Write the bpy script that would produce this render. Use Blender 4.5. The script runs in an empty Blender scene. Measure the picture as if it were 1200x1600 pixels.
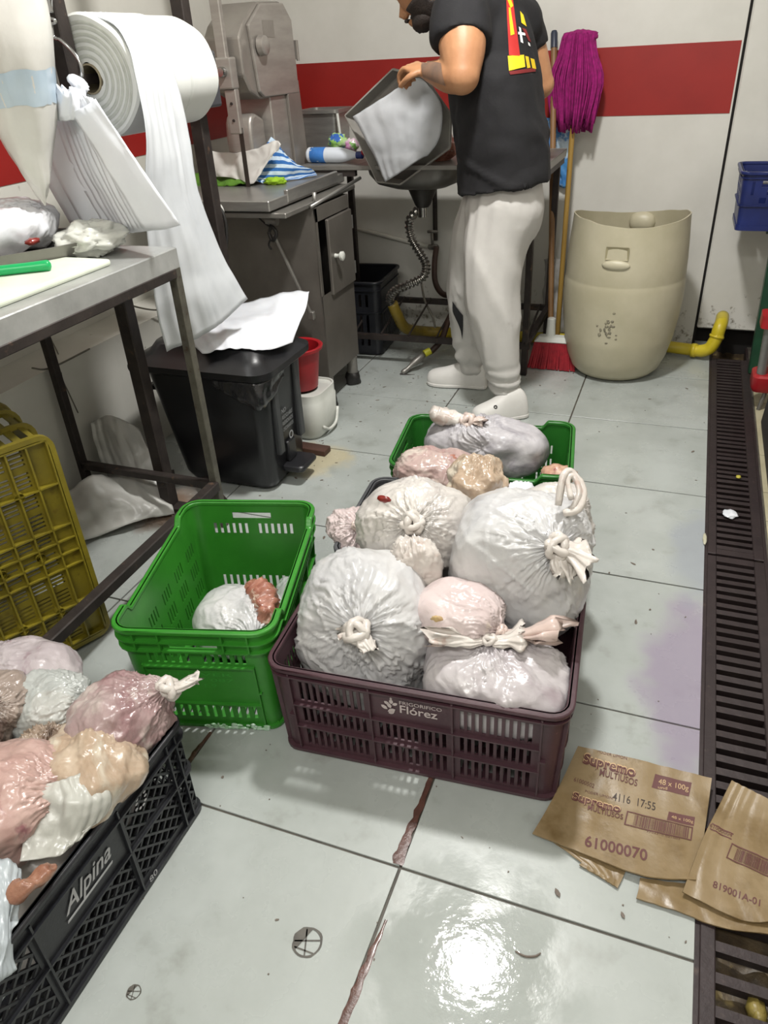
import bpy, bmesh, math, random
import numpy as np
from mathutils import Vector, Matrix, noise
from mathutils.bvhtree import BVHTree
random.seed(7)
sc = bpy.context.scene
COL = sc.collection
pi = math.pi
# ------------------------------------------------------------------ camera
F_PX, PITCH, YAW, ROLL = 1165.9, 0.555466, -0.390673, -0.058929
CAM = Vector((0.32201, -0.75841, 1.28407))
_f = Vector((math.sin(YAW)*math.cos(PITCH), math.cos(YAW)*math.cos(PITCH), -math.sin(PITCH)))
_r = Vector((math.cos(YAW), -math.sin(YAW), 0)); _u = _r.cross(_f)
CR = _r*math.cos(ROLL) + _u*math.sin(ROLL); CU = -_r*math.sin(ROLL) + _u*math.cos(ROLL); CF = _f
cd = bpy.data.cameras.new('camera'); cam = bpy.data.objects.new('camera', cd); COL.objects.link(cam)
cam.matrix_world = Matrix(((CR.x, CU.x, -CF.x, CAM.x), (CR.y, CU.y, -CF.y, CAM.y), (CR.z, CU.z, -CF.z, CAM.z), (0, 0, 0, 1)))
cd.sensor_fit = 'VERTICAL'; cd.sensor_height = 36; cd.lens = F_PX/1600*36; cd.clip_start = .02
sc.camera = cam
# ------------------------------------------------------------------ world, lamps, exposure
wd = bpy.data.worlds.new('world'); sc.world = wd; wd.use_nodes = True
wd.node_tree.nodes['Background'].inputs[0].default_value = (.9, .95, 1, 1)
wd.node_tree.nodes['Background'].inputs[1].default_value = .3
def area(name, loc, size, power, col=(1, 1, 1), shape='DISK', sy=None, rot=(0, 0, 0)):
    l = bpy.data.lights.new(name, 'AREA'); l.energy = power; l.color = col; l.shape = shape; l.size = size
    if sy: l.size_y = sy
    o = bpy.data.objects.new(name, l); COL.objects.link(o); o.location = loc; o.rotation_euler = rot
    return o
area('ceiling_lamp_light', (-.125, 1.15, 2.55), .22, 44, (1, .985, .95))
area('rear_fill_light', (.0, -1.3, 2.55), 1.2, 30, (1, .985, .95), 'RECTANGLE', .3)  # fill light added behind the camera, not a known lamp
sc.view_settings.view_transform = 'Standard'; sc.view_settings.look = 'None'
sc.view_settings.gamma = 1; sc.view_settings.use_curve_mapping = False
sc.view_settings.exposure = 0.45
# ------------------------------------------------------------------ helpers
def at(u, v, x=None, y=None, z=None):
    d = CF + CR*((u-600)/F_PX) + CU*((800-v)/F_PX)
    if z is not None: t = (z-CAM.z)/d.z
    elif x is not None: t = (x-CAM.x)/d.x
    else: t = (y-CAM.y)/d.y
    return CAM + d*t
def lin(h):
    h = h.lstrip('#'); c = [int(h[i:i+2], 16)/255 for i in (0, 2, 4)]
    return tuple(((x+.055)/1.055)**2.4 if x > .04045 else x/12.92 for x in c) + (1,)
MATS = {}
def M(name, c1, c2=None, ns=8, rough=.5, metal=0, bump=0, bs=60, coat=0, sss=0, ramp=(.35, .65), alpha=1, c3=None, c3s=20, c3r=(.6, .7),
      world=False, spec=.5, trans=0, r2=None, dist=0, stretch=None):
    if name in MATS: return MATS[name]
    m = bpy.data.materials.new(name); m.use_nodes = True; nt = m.node_tree; N = nt.nodes; Lk = nt.links
    b = N['Principled BSDF']; b.inputs['Roughness'].default_value = rough; b.inputs['Metallic'].default_value = metal
    b.inputs['Coat Weight'].default_value = coat; b.inputs['Coat Roughness'].default_value = .15
    b.inputs['Specular IOR Level'].default_value = spec
    b.inputs['Subsurface Weight'].default_value = sss; b.inputs['Subsurface Radius'].default_value = (.01, .008, .006)
    b.inputs['Transmission Weight'].default_value = trans
    b.inputs['Base Color'].default_value = lin(c1)
    if world: co = N.new('ShaderNodeNewGeometry').outputs['Position']
    else: co = N.new('ShaderNodeTexCoord').outputs['Object']
    if stretch:
        mp = N.new('ShaderNodeMapping'); mp.inputs['Scale'].default_value = stretch; Lk.new(co, mp.inputs[0]); co = mp.outputs[0]
    def ns_(scale, det=5, rgh=.6):
        n = N.new('ShaderNodeTexNoise'); n.inputs['Scale'].default_value = scale; n.inputs['Detail'].default_value = det
        n.inputs['Roughness'].default_value = rgh; n.inputs['Distortion'].default_value = dist; Lk.new(co, n.inputs['Vector']); return n.outputs[0]
    def rampn(src, a, bb):
        r = N.new('ShaderNodeMapRange'); r.inputs[1].default_value = a; r.inputs[2].default_value = bb; Lk.new(src, r.inputs[0]); return r.outputs[0]
    col = None
    if c2:
        f = rampn(ns_(ns), *ramp); mx = N.new('ShaderNodeMix'); mx.data_type = 'RGBA'
        Lk.new(f, mx.inputs[0]); mx.inputs[6].default_value = lin(c1); mx.inputs[7].default_value = lin(c2); col = mx.outputs[2]
        if r2 is not None:
            rr = N.new('ShaderNodeMapRange'); rr.inputs[3].default_value = rough; rr.inputs[4].default_value = r2; Lk.new(f, rr.inputs[0]); Lk.new(rr.outputs[0], b.inputs['Roughness'])
    if c3:
        f = rampn(ns_(c3s), *c3r); mx = N.new('ShaderNodeMix'); mx.data_type = 'RGBA'; Lk.new(f, mx.inputs[0])
        if col: Lk.new(col, mx.inputs[6])
        else: mx.inputs[6].default_value = lin(c1)
        mx.inputs[7].default_value = lin(c3); col = mx.outputs[2]
    if col: Lk.new(col, b.inputs['Base Color'])
    if bump:
        bp = N.new('ShaderNodeBump'); bp.inputs['Strength'].default_value = bump; bp.inputs['Distance'].default_value = .004
        Lk.new(ns_(bs, 6), bp.inputs['Height']); Lk.new(bp.outputs[0], b.inputs['Normal'])
    if alpha < 1: b.inputs['Alpha'].default_value = alpha
    m['_b'] = 1
    MATS[name] = m
    return m
def worldoff(o):
    v = Vector((0, 0, 0))
    while o is not None: v += o.location; o = o.parent
    return v
class MB:
    def __init__(s): s.v = []; s.f = []; s.mi = []
    def add(s, vs, fs, mi=0):
        n = len(s.v); s.v += [tuple(p) for p in vs]; s.f += [tuple(i+n for i in f) for f in fs]; s.mi += [mi]*len(fs); return s
    def hexa(s, p, mi=0):  # p: 8 points, 0-3 bottom loop, 4-7 top loop
        return s.add(p, [(0, 3, 2, 1), (4, 5, 6, 7), (0, 1, 5, 4), (1, 2, 6, 5), (2, 3, 7, 6), (3, 0, 4, 7)], mi)
    def box(s, a, b, mi=0):
        x0, y0, z0 = a; x1, y1, z1 = b
        return s.hexa([(x0, y0, z0), (x1, y0, z0), (x1, y1, z0), (x0, y1, z0), (x0, y0, z1), (x1, y0, z1), (x1, y1, z1), (x0, y1, z1)], mi)
    def bar(s, p, q, w, h=None, up=(0, 0, 1), mi=0):   # square bar from p to q
        p, q = Vector(p), Vector(q); h = h or w; d = (q-p).normalized(); upv = Vector(up)
        if abs(d.dot(upv)) > .95: upv = Vector((1, 0, 0))
        a = d.cross(upv).normalized()*w/2; b = a.cross(d).normalized()*h/2
        return s.hexa([p-a-b, p+a-b, p+a+b, p-a+b, q-a-b, q+a-b, q+a+b, q-a+b], mi)
    def tube(s, pts, r, n=10, cap=True, mi=0, closed=False):
        pts = [Vector(p) for p in pts]; k = len(pts); rs = r if isinstance(r, (list, tuple)) else [r]*k
        base = len(s.v); t0 = (pts[1]-pts[0]).normalized(); ref = Vector((0, 0, 1)) if abs(t0.z) < .9 else Vector((1, 0, 0))
        a = t0.cross(ref).normalized()
        for i, p in enumerate(pts):
            if closed: t = pts[(i+1) % k]-pts[i-1]
            else: t = pts[min(i+1, k-1)]-pts[max(i-1, 0)]
            t.normalize(); a = (a-t*a.dot(t)); a.normalize(); b = t.cross(a)
            for j in range(n):
                c = 2*pi*j/n; s.v.append(tuple(p+(a*math.cos(c)+b*math.sin(c))*rs[i]))
        m = k if closed else k-1
        for i in range(m):
            for j in range(n):
                A = base+i*n+j; B = base+i*n+(j+1) % n; i2 = (i+1) % k
                s.f.append((A, B, base+i2*n+(j+1) % n, base+i2*n+j)); s.mi.append(mi)
        if cap and not closed:
            s.f.append(tuple(base+j for j in range(n))[::-1]); s.f.append(tuple(base+(k-1)*n+j for j in range(n))); s.mi += [mi, mi]
        return s
    def lathe(s, prof, c=(0, 0, 0), n=32, axis=(0, 0, 1), sx=1, sy=1, mi=0, cap=True, wob=None):
        ax = Vector(axis).normalized(); ref = Vector((1, 0, 0)) if abs(ax.x) < .9 else Vector((0, 1, 0))
        a = (ref-ax*ref.dot(ax)).normalized(); b = ax.cross(a); c = Vector(c); base = len(s.v); k = len(prof)
        for i, (r, h) in enumerate(prof):
            for j in range(n):
                t = 2*pi*j/n; w = wob(i, t) if wob else (0, 0)
                s.v.append(tuple(c+ax*(h+w[1])+(a*math.cos(t)*sx+b*math.sin(t)*sy)*(r+w[0])))
        for i in range(k-1):
            for j in range(n):
                s.f.append((base+i*n+j, base+i*n+(j+1) % n, base+(i+1)*n+(j+1) % n, base+(i+1)*n+j)); s.mi.append(mi)
        if cap:
            if prof[0][0] > 1e-4: s.f.append(tuple(base+j for j in range(n))[::-1]); s.mi.append(mi)
            if prof[-1][0] > 1e-4: s.f.append(tuple(base+(k-1)*n+j for j in range(n))); s.mi.append(mi)
        return s
    def prism(s, poly, d, mi=0):   # poly: 3-D loop, d: extrusion vector
        d = Vector(d); n = len(poly); P = [Vector(p) for p in poly]
        return s.add(P+[p+d for p in P], [tuple(range(n))[::-1], tuple(range(n, 2*n))]+[(i, (i+1) % n, n+(i+1) % n, n+i) for i in range(n)], mi)
    def ell(s, c, r, n=16, m=10, rot=None, mi=0, fn=None):
        c = Vector(c); base = len(s.v)
        for i in range(m+1):
            t = pi*i/m
            for j in range(n):
                p = 2*pi*j/n; d = Vector((math.sin(t)*math.cos(p), math.sin(t)*math.sin(p), math.cos(t)))
                q = Vector((d.x*r[0], d.y*r[1], d.z*r[2]))
                if fn: q = fn(d, q)
                if rot: q = rot @ q
                s.v.append(tuple(c+q))
        for i in range(m):
            for j in range(n):
                s.f.append((base+i*n+j, base+(i+1)*n+j, base+(i+1)*n+(j+1) % n, base+i*n+(j+1) % n)); s.mi.append(mi)
        return s
    def build(s, name, mat, parent=None, smooth=False, local=False, bevel=0, sub=0, solid=0, merge=True, seg=1):
        me = bpy.data.meshes.new(name); off = Vector((0, 0, 0)) if (local or parent is None) else worldoff(parent)
        bm = bmesh.new(); vs = [bm.verts.new(Vector(p)-off) for p in s.v]
        for f, mi in zip(s.f, s.mi):
            try: fc = bm.faces.new([vs[i] for i in f]); fc.material_index = mi
            except ValueError: pass
        if merge: bmesh.ops.remove_doubles(bm, verts=bm.verts, dist=1e-5)
        bmesh.ops.recalc_face_normals(bm, faces=bm.faces)
        bm.to_mesh(me); bm.free()
        for m in (mat if isinstance(mat, (list, tuple)) else [mat]): me.materials.append(m)
        if smooth:
            me.polygons.foreach_set('use_smooth', [True]*len(me.polygons))
            if smooth != 'all': me.set_sharp_from_angle(angle=math.radians(40))
        o = bpy.data.objects.new(name, me); COL.objects.link(o)
        if parent is not None: o.parent = parent
        if bevel:
            b = o.modifiers.new('bevel', 'BEVEL'); b.width = bevel; b.segments = seg; b.limit_method = 'ANGLE'
        if solid:
            b = o.modifiers.new('solidify', 'SOLIDIFY'); b.thickness = solid; b.offset = 0
        if sub:
            b = o.modifiers.new('subsurf', 'SUBSURF'); b.levels = sub; b.render_levels = sub
        return o
def thing(name, label, cat, loc=(0, 0, 0), group=None):
    o = bpy.data.objects.new(name, None); COL.objects.link(o); o.location = loc; o.empty_display_size = .05
    return tag(o, label, cat, group)
def tag(o, label, cat, group=None):
    o['label'] = label; o['category'] = cat
    if group: o['group'] = group
    return o
def struct(o): o['kind'] = 'structure'; return o
def cr(p, n):   # catmull-rom through p, n samples
    p = [Vector(q) for q in p]; k = len(p); out = []
    if k == 1: return [p[0]]*n
    for i in range(n):
        t = i/(n-1)*(k-1); a = min(int(t), k-2); t -= a
        p1, p2 = p[a], p[a+1]; p0 = p[a-1] if a > 0 else p1*2-p2; p3 = p[a+2] if a+2 < k else p2*2-p1
        out.append(.5*((2*p1)+(p2-p0)*t+(2*p0-5*p1+4*p2-p3)*t*t+(3*p1-p0-3*p2+p3)*t**3))
    return out
def fbm(p, o=3):
    a = 0; w = 1
    for i in range(o): a += w*noise.noise(p); p = p*2.03+Vector((3.1, 1.7, 5.3)); w *= .5
    return a
def sheet(name, rows, mat, parent, nu=24, nv=24, amp=.006, fs=9, thick=.0016, ridge=0, seed=0, smooth='all'):
    R = [cr(r, nu) for r in rows]; G = [cr([R[i][j] for i in range(len(R))], nv) for j in range(nu)]
    mb = MB(); P = [[G[j][i] for j in range(nu)] for i in range(nv)]
    for i in range(nv):
        for j in range(nu):
            du = P[i][min(j+1, nu-1)]-P[i][max(j-1, 0)]; dv = P[min(i+1, nv-1)][j]-P[max(i-1, 0)][j]
            n = du.cross(dv); n = n.normalized() if n.length > 1e-9 else Vector((0, 0, 1))
            p = P[i][j]; a = fbm(p*fs+Vector((seed*7.3, 0, 0)))*amp
            if ridge: a += (abs(noise.noise(Vector((j/nu*7+seed, i/nv*1.2, seed))))-.25)*ridge
            mb.v.append(tuple(p+n*a))
    for i in range(nv-1):
        for j in range(nu-1):
            mb.f.append((i*nu+j, i*nu+j+1, (i+1)*nu+j+1, (i+1)*nu+j)); mb.mi.append(0)
    return mb.build(name, mat, parent, smooth=smooth, solid=thick, merge=False)
def text(name, s, org, right, up, width, height, mat, parent, shear=0, bold=0, depth=.0006, local=False):
    """flat raised lettering: org = lower-left corner, fitted to width x height"""
    cu = bpy.data.curves.new(name, 'FONT'); cu.body = s; cu.size = 1; cu.shear = shear; cu.offset = bold; cu.resolution_u = 3
    t = bpy.data.objects.new('tmp', cu); COL.objects.link(t); bpy.context.view_layer.update()
    me = bpy.data.meshes.new_from_object(t.evaluated_get(bpy.context.evaluated_depsgraph_get()))
    bpy.data.objects.remove(t); bpy.data.curves.remove(cu)
    vs = [v.co.copy() for v in me.vertices]
    x0 = min(v.x for v in vs); x1 = max(v.x for v in vs); y0 = min(v.y for v in vs); y1 = max(v.y for v in vs)
    right = Vector(right).normalized(); up = Vector(up).normalized(); n = right.cross(up).normalized()
    off = Vector((0, 0, 0)) if local or parent is None else worldoff(parent); org = Vector(org)
    for v in me.vertices:
        c = v.co; v.co = org+right*((c.x-x0)/(x1-x0)*width)+up*((c.y-y0)/(y1-y0)*height)+n*depth-off
    me.materials.append(mat); o = bpy.data.objects.new(name, me); COL.objects.link(o); o.parent = parent
    return o
def grid_panel(mb, us, vs, solid, fmap, w0, w1, closed=False, mi=0):
    """a wall with real holes: cells of the (us, vs) grid where solid() says so, thickness w0..w1"""
    nu, nv = len(us), len(vs); cu = nu if closed else nu-1
    S = [[solid((us[i]+us[i+1])/2 if i+1 < nu else None, (vs[j]+vs[j+1])/2, i) for j in range(nv-1)] for i in range(cu)]
    idx = {}
    def V(i, j, w):
        i %= nu if closed else 10**9
        k = (i, j, w)
        if k not in idx: idx[k] = len(mb.v); mb.v.append(tuple(fmap(us[i], vs[j], w1 if w else w0)))
        return idx[k]
    def g(i, j):
        if closed: i %= cu
        return 0 <= i < cu and 0 <= j < nv-1 and S[i][j]
    def q(*a): mb.f.append(a); mb.mi.append(mi)
    for i in range(cu):
        for j in range(nv-1):
            if not S[i][j]: continue
            q(V(i, j, 1), V(i+1, j, 1), V(i+1, j+1, 1), V(i, j+1, 1)); q(V(i, j, 0), V(i, j+1, 0), V(i+1, j+1, 0), V(i+1, j, 0))
            if not g(i-1, j): q(V(i, j, 0), V(i, j, 1), V(i, j+1, 1), V(i, j+1, 0))
            if not g(i+1, j): q(V(i+1, j, 0), V(i+1, j+1, 0), V(i+1, j+1, 1), V(i+1, j, 1))
            if not g(i, j-1): q(V(i, j, 0), V(i+1, j, 0), V(i+1, j, 1), V(i, j, 1))
            if not g(i, j+1): q(V(i, j+1, 0), V(i, j+1, 1), V(i+1, j+1, 1), V(i+1, j+1, 0))
def cuts(vals, lo, hi, step):
    v = sorted(set([round(x, 5) for x in vals if lo-1e-6 <= x <= hi+1e-6]+[lo, hi])); out = []
    for a, b in zip(v, v[1:]):
        k = max(1, int(math.ceil((b-a)/step-1e-6))); out += [a+(b-a)*i/k for i in range(k)]
    return out+[hi]
# ------------------------------------------------------------------ materials
mt_tile = None
STEEL = M('brushed_steel', '#a8a6a2', '#959390', 6, .36, .75, .05, 300, stretch=(1, 1, 6))
STEELD = M('dull_steel', '#8f8c87', '#7c7974', 5, .42, .6, .05, 200)
SINKST = M('sink_steel', '#7e7b77', '#6b6864', 5, .38, .6, .05, 120)
IRON = M('dark_iron', '#3a3330', '#2b2523', 18, .55, .3, .2, 90, c3='#5b473a', c3s=30, c3r=(.62, .72))
IRONG = M('grey_iron', '#6a675c', '#55524a', 20, .5, .4, .2, 90, c3='#4a3a30', c3s=40, c3r=(.6, .7))
CHROME = M('chrome', '#b5b5b5', None, rough=.15, metal=1)
BLACKP = M('black_plastic', '#1b1b1e', '#232326', 10, .38, 0, .06, 200)
BINP = M('bin_black', '#141416', '#1d1d20', 8, .3, 0, .05, 200)
CRB = M('crate_black', '#16171b', '#202126', 10, .36, 0, .12, 120, c3='#34353a', c3s=70, c3r=(.66, .74))
CRG = M('crate_green', '#37872a', '#2d7622', 6, .36, 0, .06, 150)
CRG2 = M('crate_green_dark', '#2a7027', '#226020', 6, .36, 0, .06, 150)
CRM = M('crate_maroon', '#4a3037', '#3f282f', 7, .4, 0, .08, 150, c3='#6b4a50', c3s=60, c3r=(.68, .76))
CRY = M('crate_yellow', '#80731c', '#6b601b', 9, .45, 0, .12, 120, c3='#5a4a14', c3s=25, c3r=(.6, .75))
CRGR = M('crate_grey', '#4c4d50', '#3d3e41', 8, .45, 0, .1, 120)
CRBL = M('crate_blue', '#1d2a66', '#172150', 8, .35, 0, .05, 120)
SHEETW = M('white_film', '#e3e5ea', '#d3d6dc', 5, .32, 0, .12, 30, sss=.1)
SHEETM = M('milky_film', '#d9dcdf', '#c8ccd1', 4, .35, 0, .15, 25, alpha=.86)
PAPERW = M('white_bag_stack', '#e9ecf1', '#dfe2e9', 5, .4, 0, .08, 40)
ROLLW = M('roll_white', '#e4e6e2', '#dadcd8', 3, .38, 0, .03, 60)
ROLLE = M('roll_end', '#c9ccc4', '#b5b8b0', 30, .5, 0, .1, 80)
CLEAR = M('clear_film', '#d8dcda', '#c2c6c3', 9, .18, 0, .4, 40, alpha=.5, spec=.8)
CUTB = M('cutting_board', '#dde3d4', '#ccd3c2', 5, .5)
KNIFEG = M('knife_green', '#12a05a', None, rough=.35)
MEAT = M('meat', '#b9826f', '#8d5546', 28, .38, 0, .5, 45, coat=.3, c3='#e3c9b8', c3s=24, c3r=(.56, .66), dist=.8)
FATMEAT = M('fatty_meat', '#cfae95', '#b5846f', 22, .4, 0, .5, 50, coat=.3, c3='#8a4a48', c3s=16, c3r=(.58, .66), dist=1)
BONE = M('bone_meat', '#9a705a', '#7a4a36', 40, .4, 0, .5, 80, coat=.3)
BLOOD = M('blood', '#8f2418', '#6c1a14', 30, .3, coat=.3)
BARREL = M('barrel_plastic', '#bcb59e', '#afa88f', 5, .42, 0, .06, 60, sss=.05)
WOODH = M('stick_wood', '#8d6a45', '#7a5836', 14, .5, 0, .1, 60, stretch=(1, 1, .15))
WOODY = M('stick_yellow', '#a3823f', '#8f7032', 14, .5, stretch=(1, 1, .15))
MOPP = M('mop_pink', '#a01472', '#7d0d58', 60, .9, 0, .5, 260, c3='#b5628f', c3s=90, c3r=(.7, .76))
PVC = M('pvc_yellow', '#c4b22c', '#b39c22', 8, .4, 0, .1, 80, c3='#7d6a1c', c3s=30, c3r=(.62, .74))
REDP = M('red_plastic', '#a51a22', '#8c141c', 8, .38)
BROOMR = M('broom_red', '#a0242f', '#821b26', 40, .6)
WHITEP = M('white_plastic', '#d5d6d0', '#c5c6bf', 6, .42)
RED_W = M('red_paint', '#951d18', '#8c1814', 6, .45, 0, .05, 40)
DARK = M('dark_void', '#15110f', None, rough=.9)
RUBBER = M('black_tape', '#1a1918', '#262422', 30, .5, 0, .3, 60)
SHIRT = M('shirt_black', '#0e0d10', '#131216', 20, .85, 0, .2, 120)
PANTS = M('pants_white', '#c6c3bf', '#b7b4b0', 4, .8, 0, .15, 50)
SHOE = M('shoe_white', '#d8d6d2', '#cbc8c4', 8, .55)
SKIN = M('skin', '#b5845f', '#a67552', 12, .5, 0, .1, 120, sss=.08)
TATT = M('tattoo_skin', '#6f5a4e', '#8d6d58', 20, .5)
HAIR = M('hair_dark', '#2b211c', '#1d1613', 40, .7, 0, .5, 150)
CARD = M('cardboard', '#8d7a5c', '#796545', 7, .45, 0, .25, 35, c3='#66512f', c3s=9, c3r=(.50, .68), r2=.28)
CARDI = M('print_brown', '#5a3230', None, rough=.6)
CARDD = M('print_black', '#33241c', None, rough=.6)
CARDL = M('print_light', '#b79a72', None, rough=.6)
# ------------------------------------------------------------------ room
def wall_mat():
    m = M('wall_paint', '#d5d3cd', '#c9c7c0', 2.5, .5, 0, .08, 30, world=True)
    nt = m.node_tree; N = nt.nodes; L = nt.links; b = N['Principled BSDF']; src = b.inputs['Base Color'].links[0].from_socket
    g = N.new('ShaderNodeNewGeometry'); sx = N.new('ShaderNodeSeparateXYZ'); L.new(g.outputs['Position'], sx.inputs[0])
    h = N.new('ShaderNodeMapRange'); h.inputs[1].default_value = .05; h.inputs[2].default_value = .55; h.inputs[3].default_value = .50; h.inputs[4].default_value = .78; L.new(sx.outputs[2], h.inputs[0])
    n = N.new('ShaderNodeTexNoise'); n.inputs['Scale'].default_value = 26; n.inputs['Detail'].default_value = 8; n.inputs['Roughness'].default_value = .75; L.new(g.outputs['Position'], n.inputs['Vector'])
    s = N.new('ShaderNodeMath'); s.operation = 'SUBTRACT'; L.new(n.outputs[0], s.inputs[0]); L.new(h.outputs[0], s.inputs[1])
    k = N.new('ShaderNodeMapRange'); k.inputs[1].default_value = 0; k.inputs[2].default_value = .12; L.new(s.outputs[0], k.inputs[0])
    mx = N.new('ShaderNodeMix'); mx.data_type = 'RGBA'; L.new(k.outputs[0], mx.inputs[0]); L.new(src, mx.inputs[6]); mx.inputs[7].default_value = lin('#6b6251'); L.new(mx.outputs[2], b.inputs['Base Color'])
    return m
WALL = wall_mat()
WALL2 = M('wall_paint_left', '#d2d0c8', '#c3c1b8', 2.2, .5, 0, .1, 25, world=True, c3='#8b8578', c3s=14, c3r=(.70, .78))
CEIL = M('ceiling_paint', '#e4e3de', '#dddcd6', 2, .7)
def tile_mat():
    m = M('floor_tile', '#a9aeab', '#9a9f9b', 4.5, .22, 0, .05, 38, world=True, c3='#80827b', c3s=9, c3r=(.58, .86), r2=.36)
    nt = m.node_tree; N = nt.nodes; L = nt.links; b = N['Principled BSDF']; src = b.inputs['Base Color'].links[0].from_socket
    g = N.new('ShaderNodeNewGeometry')
    # a purple tint on the tiles by the drain
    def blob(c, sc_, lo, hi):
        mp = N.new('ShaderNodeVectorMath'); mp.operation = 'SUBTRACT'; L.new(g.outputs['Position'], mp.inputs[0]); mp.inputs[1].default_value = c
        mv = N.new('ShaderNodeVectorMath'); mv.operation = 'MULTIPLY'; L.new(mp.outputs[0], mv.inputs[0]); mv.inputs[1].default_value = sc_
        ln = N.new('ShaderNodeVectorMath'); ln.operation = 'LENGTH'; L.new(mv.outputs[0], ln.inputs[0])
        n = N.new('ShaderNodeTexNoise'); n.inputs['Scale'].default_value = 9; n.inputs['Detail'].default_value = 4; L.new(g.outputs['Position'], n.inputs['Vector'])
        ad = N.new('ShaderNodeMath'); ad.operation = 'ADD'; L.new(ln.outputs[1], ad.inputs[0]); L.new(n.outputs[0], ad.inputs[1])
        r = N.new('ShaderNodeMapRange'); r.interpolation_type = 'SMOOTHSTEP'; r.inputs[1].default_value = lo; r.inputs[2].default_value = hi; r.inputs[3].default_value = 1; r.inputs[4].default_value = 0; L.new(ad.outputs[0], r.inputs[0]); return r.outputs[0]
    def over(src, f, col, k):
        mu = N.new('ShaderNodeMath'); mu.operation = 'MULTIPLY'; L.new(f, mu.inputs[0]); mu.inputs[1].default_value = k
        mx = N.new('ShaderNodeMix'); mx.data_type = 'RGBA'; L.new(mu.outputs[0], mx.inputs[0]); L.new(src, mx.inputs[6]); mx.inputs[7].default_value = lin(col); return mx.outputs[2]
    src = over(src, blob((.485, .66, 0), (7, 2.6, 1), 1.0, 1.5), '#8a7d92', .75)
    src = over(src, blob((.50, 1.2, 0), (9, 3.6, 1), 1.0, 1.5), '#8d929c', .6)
    src = over(src, blob((-.84, 1.43, 0), (5, 5, 1), .9, 1.3), '#b8ab86', .7)
    src = over(src, blob((-1.25, .98, 0), (3, 5, 1), .8, 1.4), '#6e4a2c', .8)
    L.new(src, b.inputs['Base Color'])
    # a wet patch: smoother water film with ripples
    wet = blob((.16, -.13, 0), (4.2, 4.2, 1), .9, 1.5)
    rs = b.inputs['Roughness'].links[0].from_socket; mr = N.new('ShaderNodeMix'); L.new(wet, mr.inputs[0]); L.new(rs, mr.inputs[2]); mr.inputs[3].default_value = .04; L.new(mr.outputs[0], b.inputs['Roughness'])
    bp = N.new('ShaderNodeBump'); bp.inputs['Distance'].default_value = .006; mu = N.new('ShaderNodeMath'); mu.operation = 'MULTIPLY'; L.new(wet, mu.inputs[0]); mu.inputs[1].default_value = .07; L.new(mu.outputs[0], bp.inputs['Strength'])
    n = N.new('ShaderNodeTexNoise'); n.inputs['Scale'].default_value = 55; n.inputs['Detail'].default_value = 3; L.new(g.outputs['Position'], n.inputs['Vector']); L.new(n.outputs[0], bp.inputs['Height'])
    L.new(b.inputs['Normal'].links[0].from_socket, bp.inputs['Normal']); L.new(bp.outputs[0], b.inputs['Normal'])
    return m
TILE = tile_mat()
GROUT = M('grout', '#5b574e', '#3f3a34', 14, .6, 0, .3, 60, world=True)
TILEB = M('beige_tile', '#b7b095', '#a79f83', 6, .35, 0, .05, 60, world=True)
XD0, XD1 = .513, .668      # the drain channel
fl = MB(); fl.box((-1.66, -1.6, -.12), (XD0-.004, 3.02, -.004)); fl.box((XD1+.004, -1.6, -.12), (1.25, 3.02, -.004))
floor = struct(fl.build('floor', GROUT))
T = .51; tm = None
def tile_mesh(w, d, name):
    b = MB(); h = .012; e = .0007
    b.add([(-w/2, -d/2, -h), (w/2, -d/2, -h), (w/2, d/2, -h), (-w/2, d/2, -h), (-w/2, -d/2, -e), (w/2, -d/2, -e), (w/2, d/2, -e), (-w/2, d/2, -e),
           (-w/2+e, -d/2+e, 0), (w/2-e, -d/2+e, 0), (w/2-e, d/2-e, 0), (-w/2+e, d/2-e, 0)],
          [(0, 1, 5, 4), (1, 2, 6, 5), (2, 3, 7, 6), (3, 0, 4, 7), (4, 5, 9, 8), (5, 6, 10, 9), (6, 7, 11, 10), (7, 4, 8, 11), (8, 9, 10, 11)])
    return b
first = None
for ix in range(-4, 1):
    for iy in range(-3, 6):
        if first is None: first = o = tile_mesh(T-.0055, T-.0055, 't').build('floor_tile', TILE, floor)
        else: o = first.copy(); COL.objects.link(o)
        o.location = (ix*T+T/2, iy*T+T/2, random.uniform(-.0006, .0004)); o.rotation_euler = (random.uniform(-.0012, .0012), random.uniform(-.0012, .0012), 0)
        o.scale.x = .27 if ix == -4 else 1
        if ix == -4: o.location.x = -1.60
first = None
for k, (y0, y1) in enumerate([(-.4, .1), (.1, .6), (.6, .9), (.9, 1.2), (1.2, 1.43), (1.43, 1.61), (1.61, 1.88), (1.88, 2.35), (2.35, 2.8)]):
    tile_mesh(.20, y1-y0-.004, 't').build('beige_tile', TILEB, floor).location = (XD1+.112, (y0+y1)/2, 0)
ceiling = struct(MB().box((-1.75, -1.7, 2.6), (1.3, 3.2, 2.7)).build('ceiling', CEIL))
wb = MB(); wb.box((-1.75, 3.0, -.1), (.425, 3.1, 2.6)); wall_back = struct(wb.build('wall_back', WALL))
MB().box((-1.66, 2.9975, .985), (.418, 3.0, 1.24)).build('painted_stripe', RED_W, wall_back)
pn = MB().box((.436, 2.985, .085), (1.3, 3.05, 2.6)).build('wall_panel', WALL, wall_back, bevel=.006)
pj = MB().box((.424, 3.004, -.02), (.438, 3.06, 2.6)).build('panel_gap', DARK, wall_back)
pv = MB().box((.30, 3.06, -.1), (1.3, 3.12, .2)).build('drain_opening', DARK, wall_back)
wl = MB(); wl.box((-1.75, -1.7, -.1), (-1.65, 3.1, 2.6)); wall_left = struct(wl.build('wall_left', WALL2))
MB().box((-1.65, -1.7, .985), (-1.6475, 2.999, 1.24)).build('painted_stripe', RED_W, wall_left)
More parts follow.
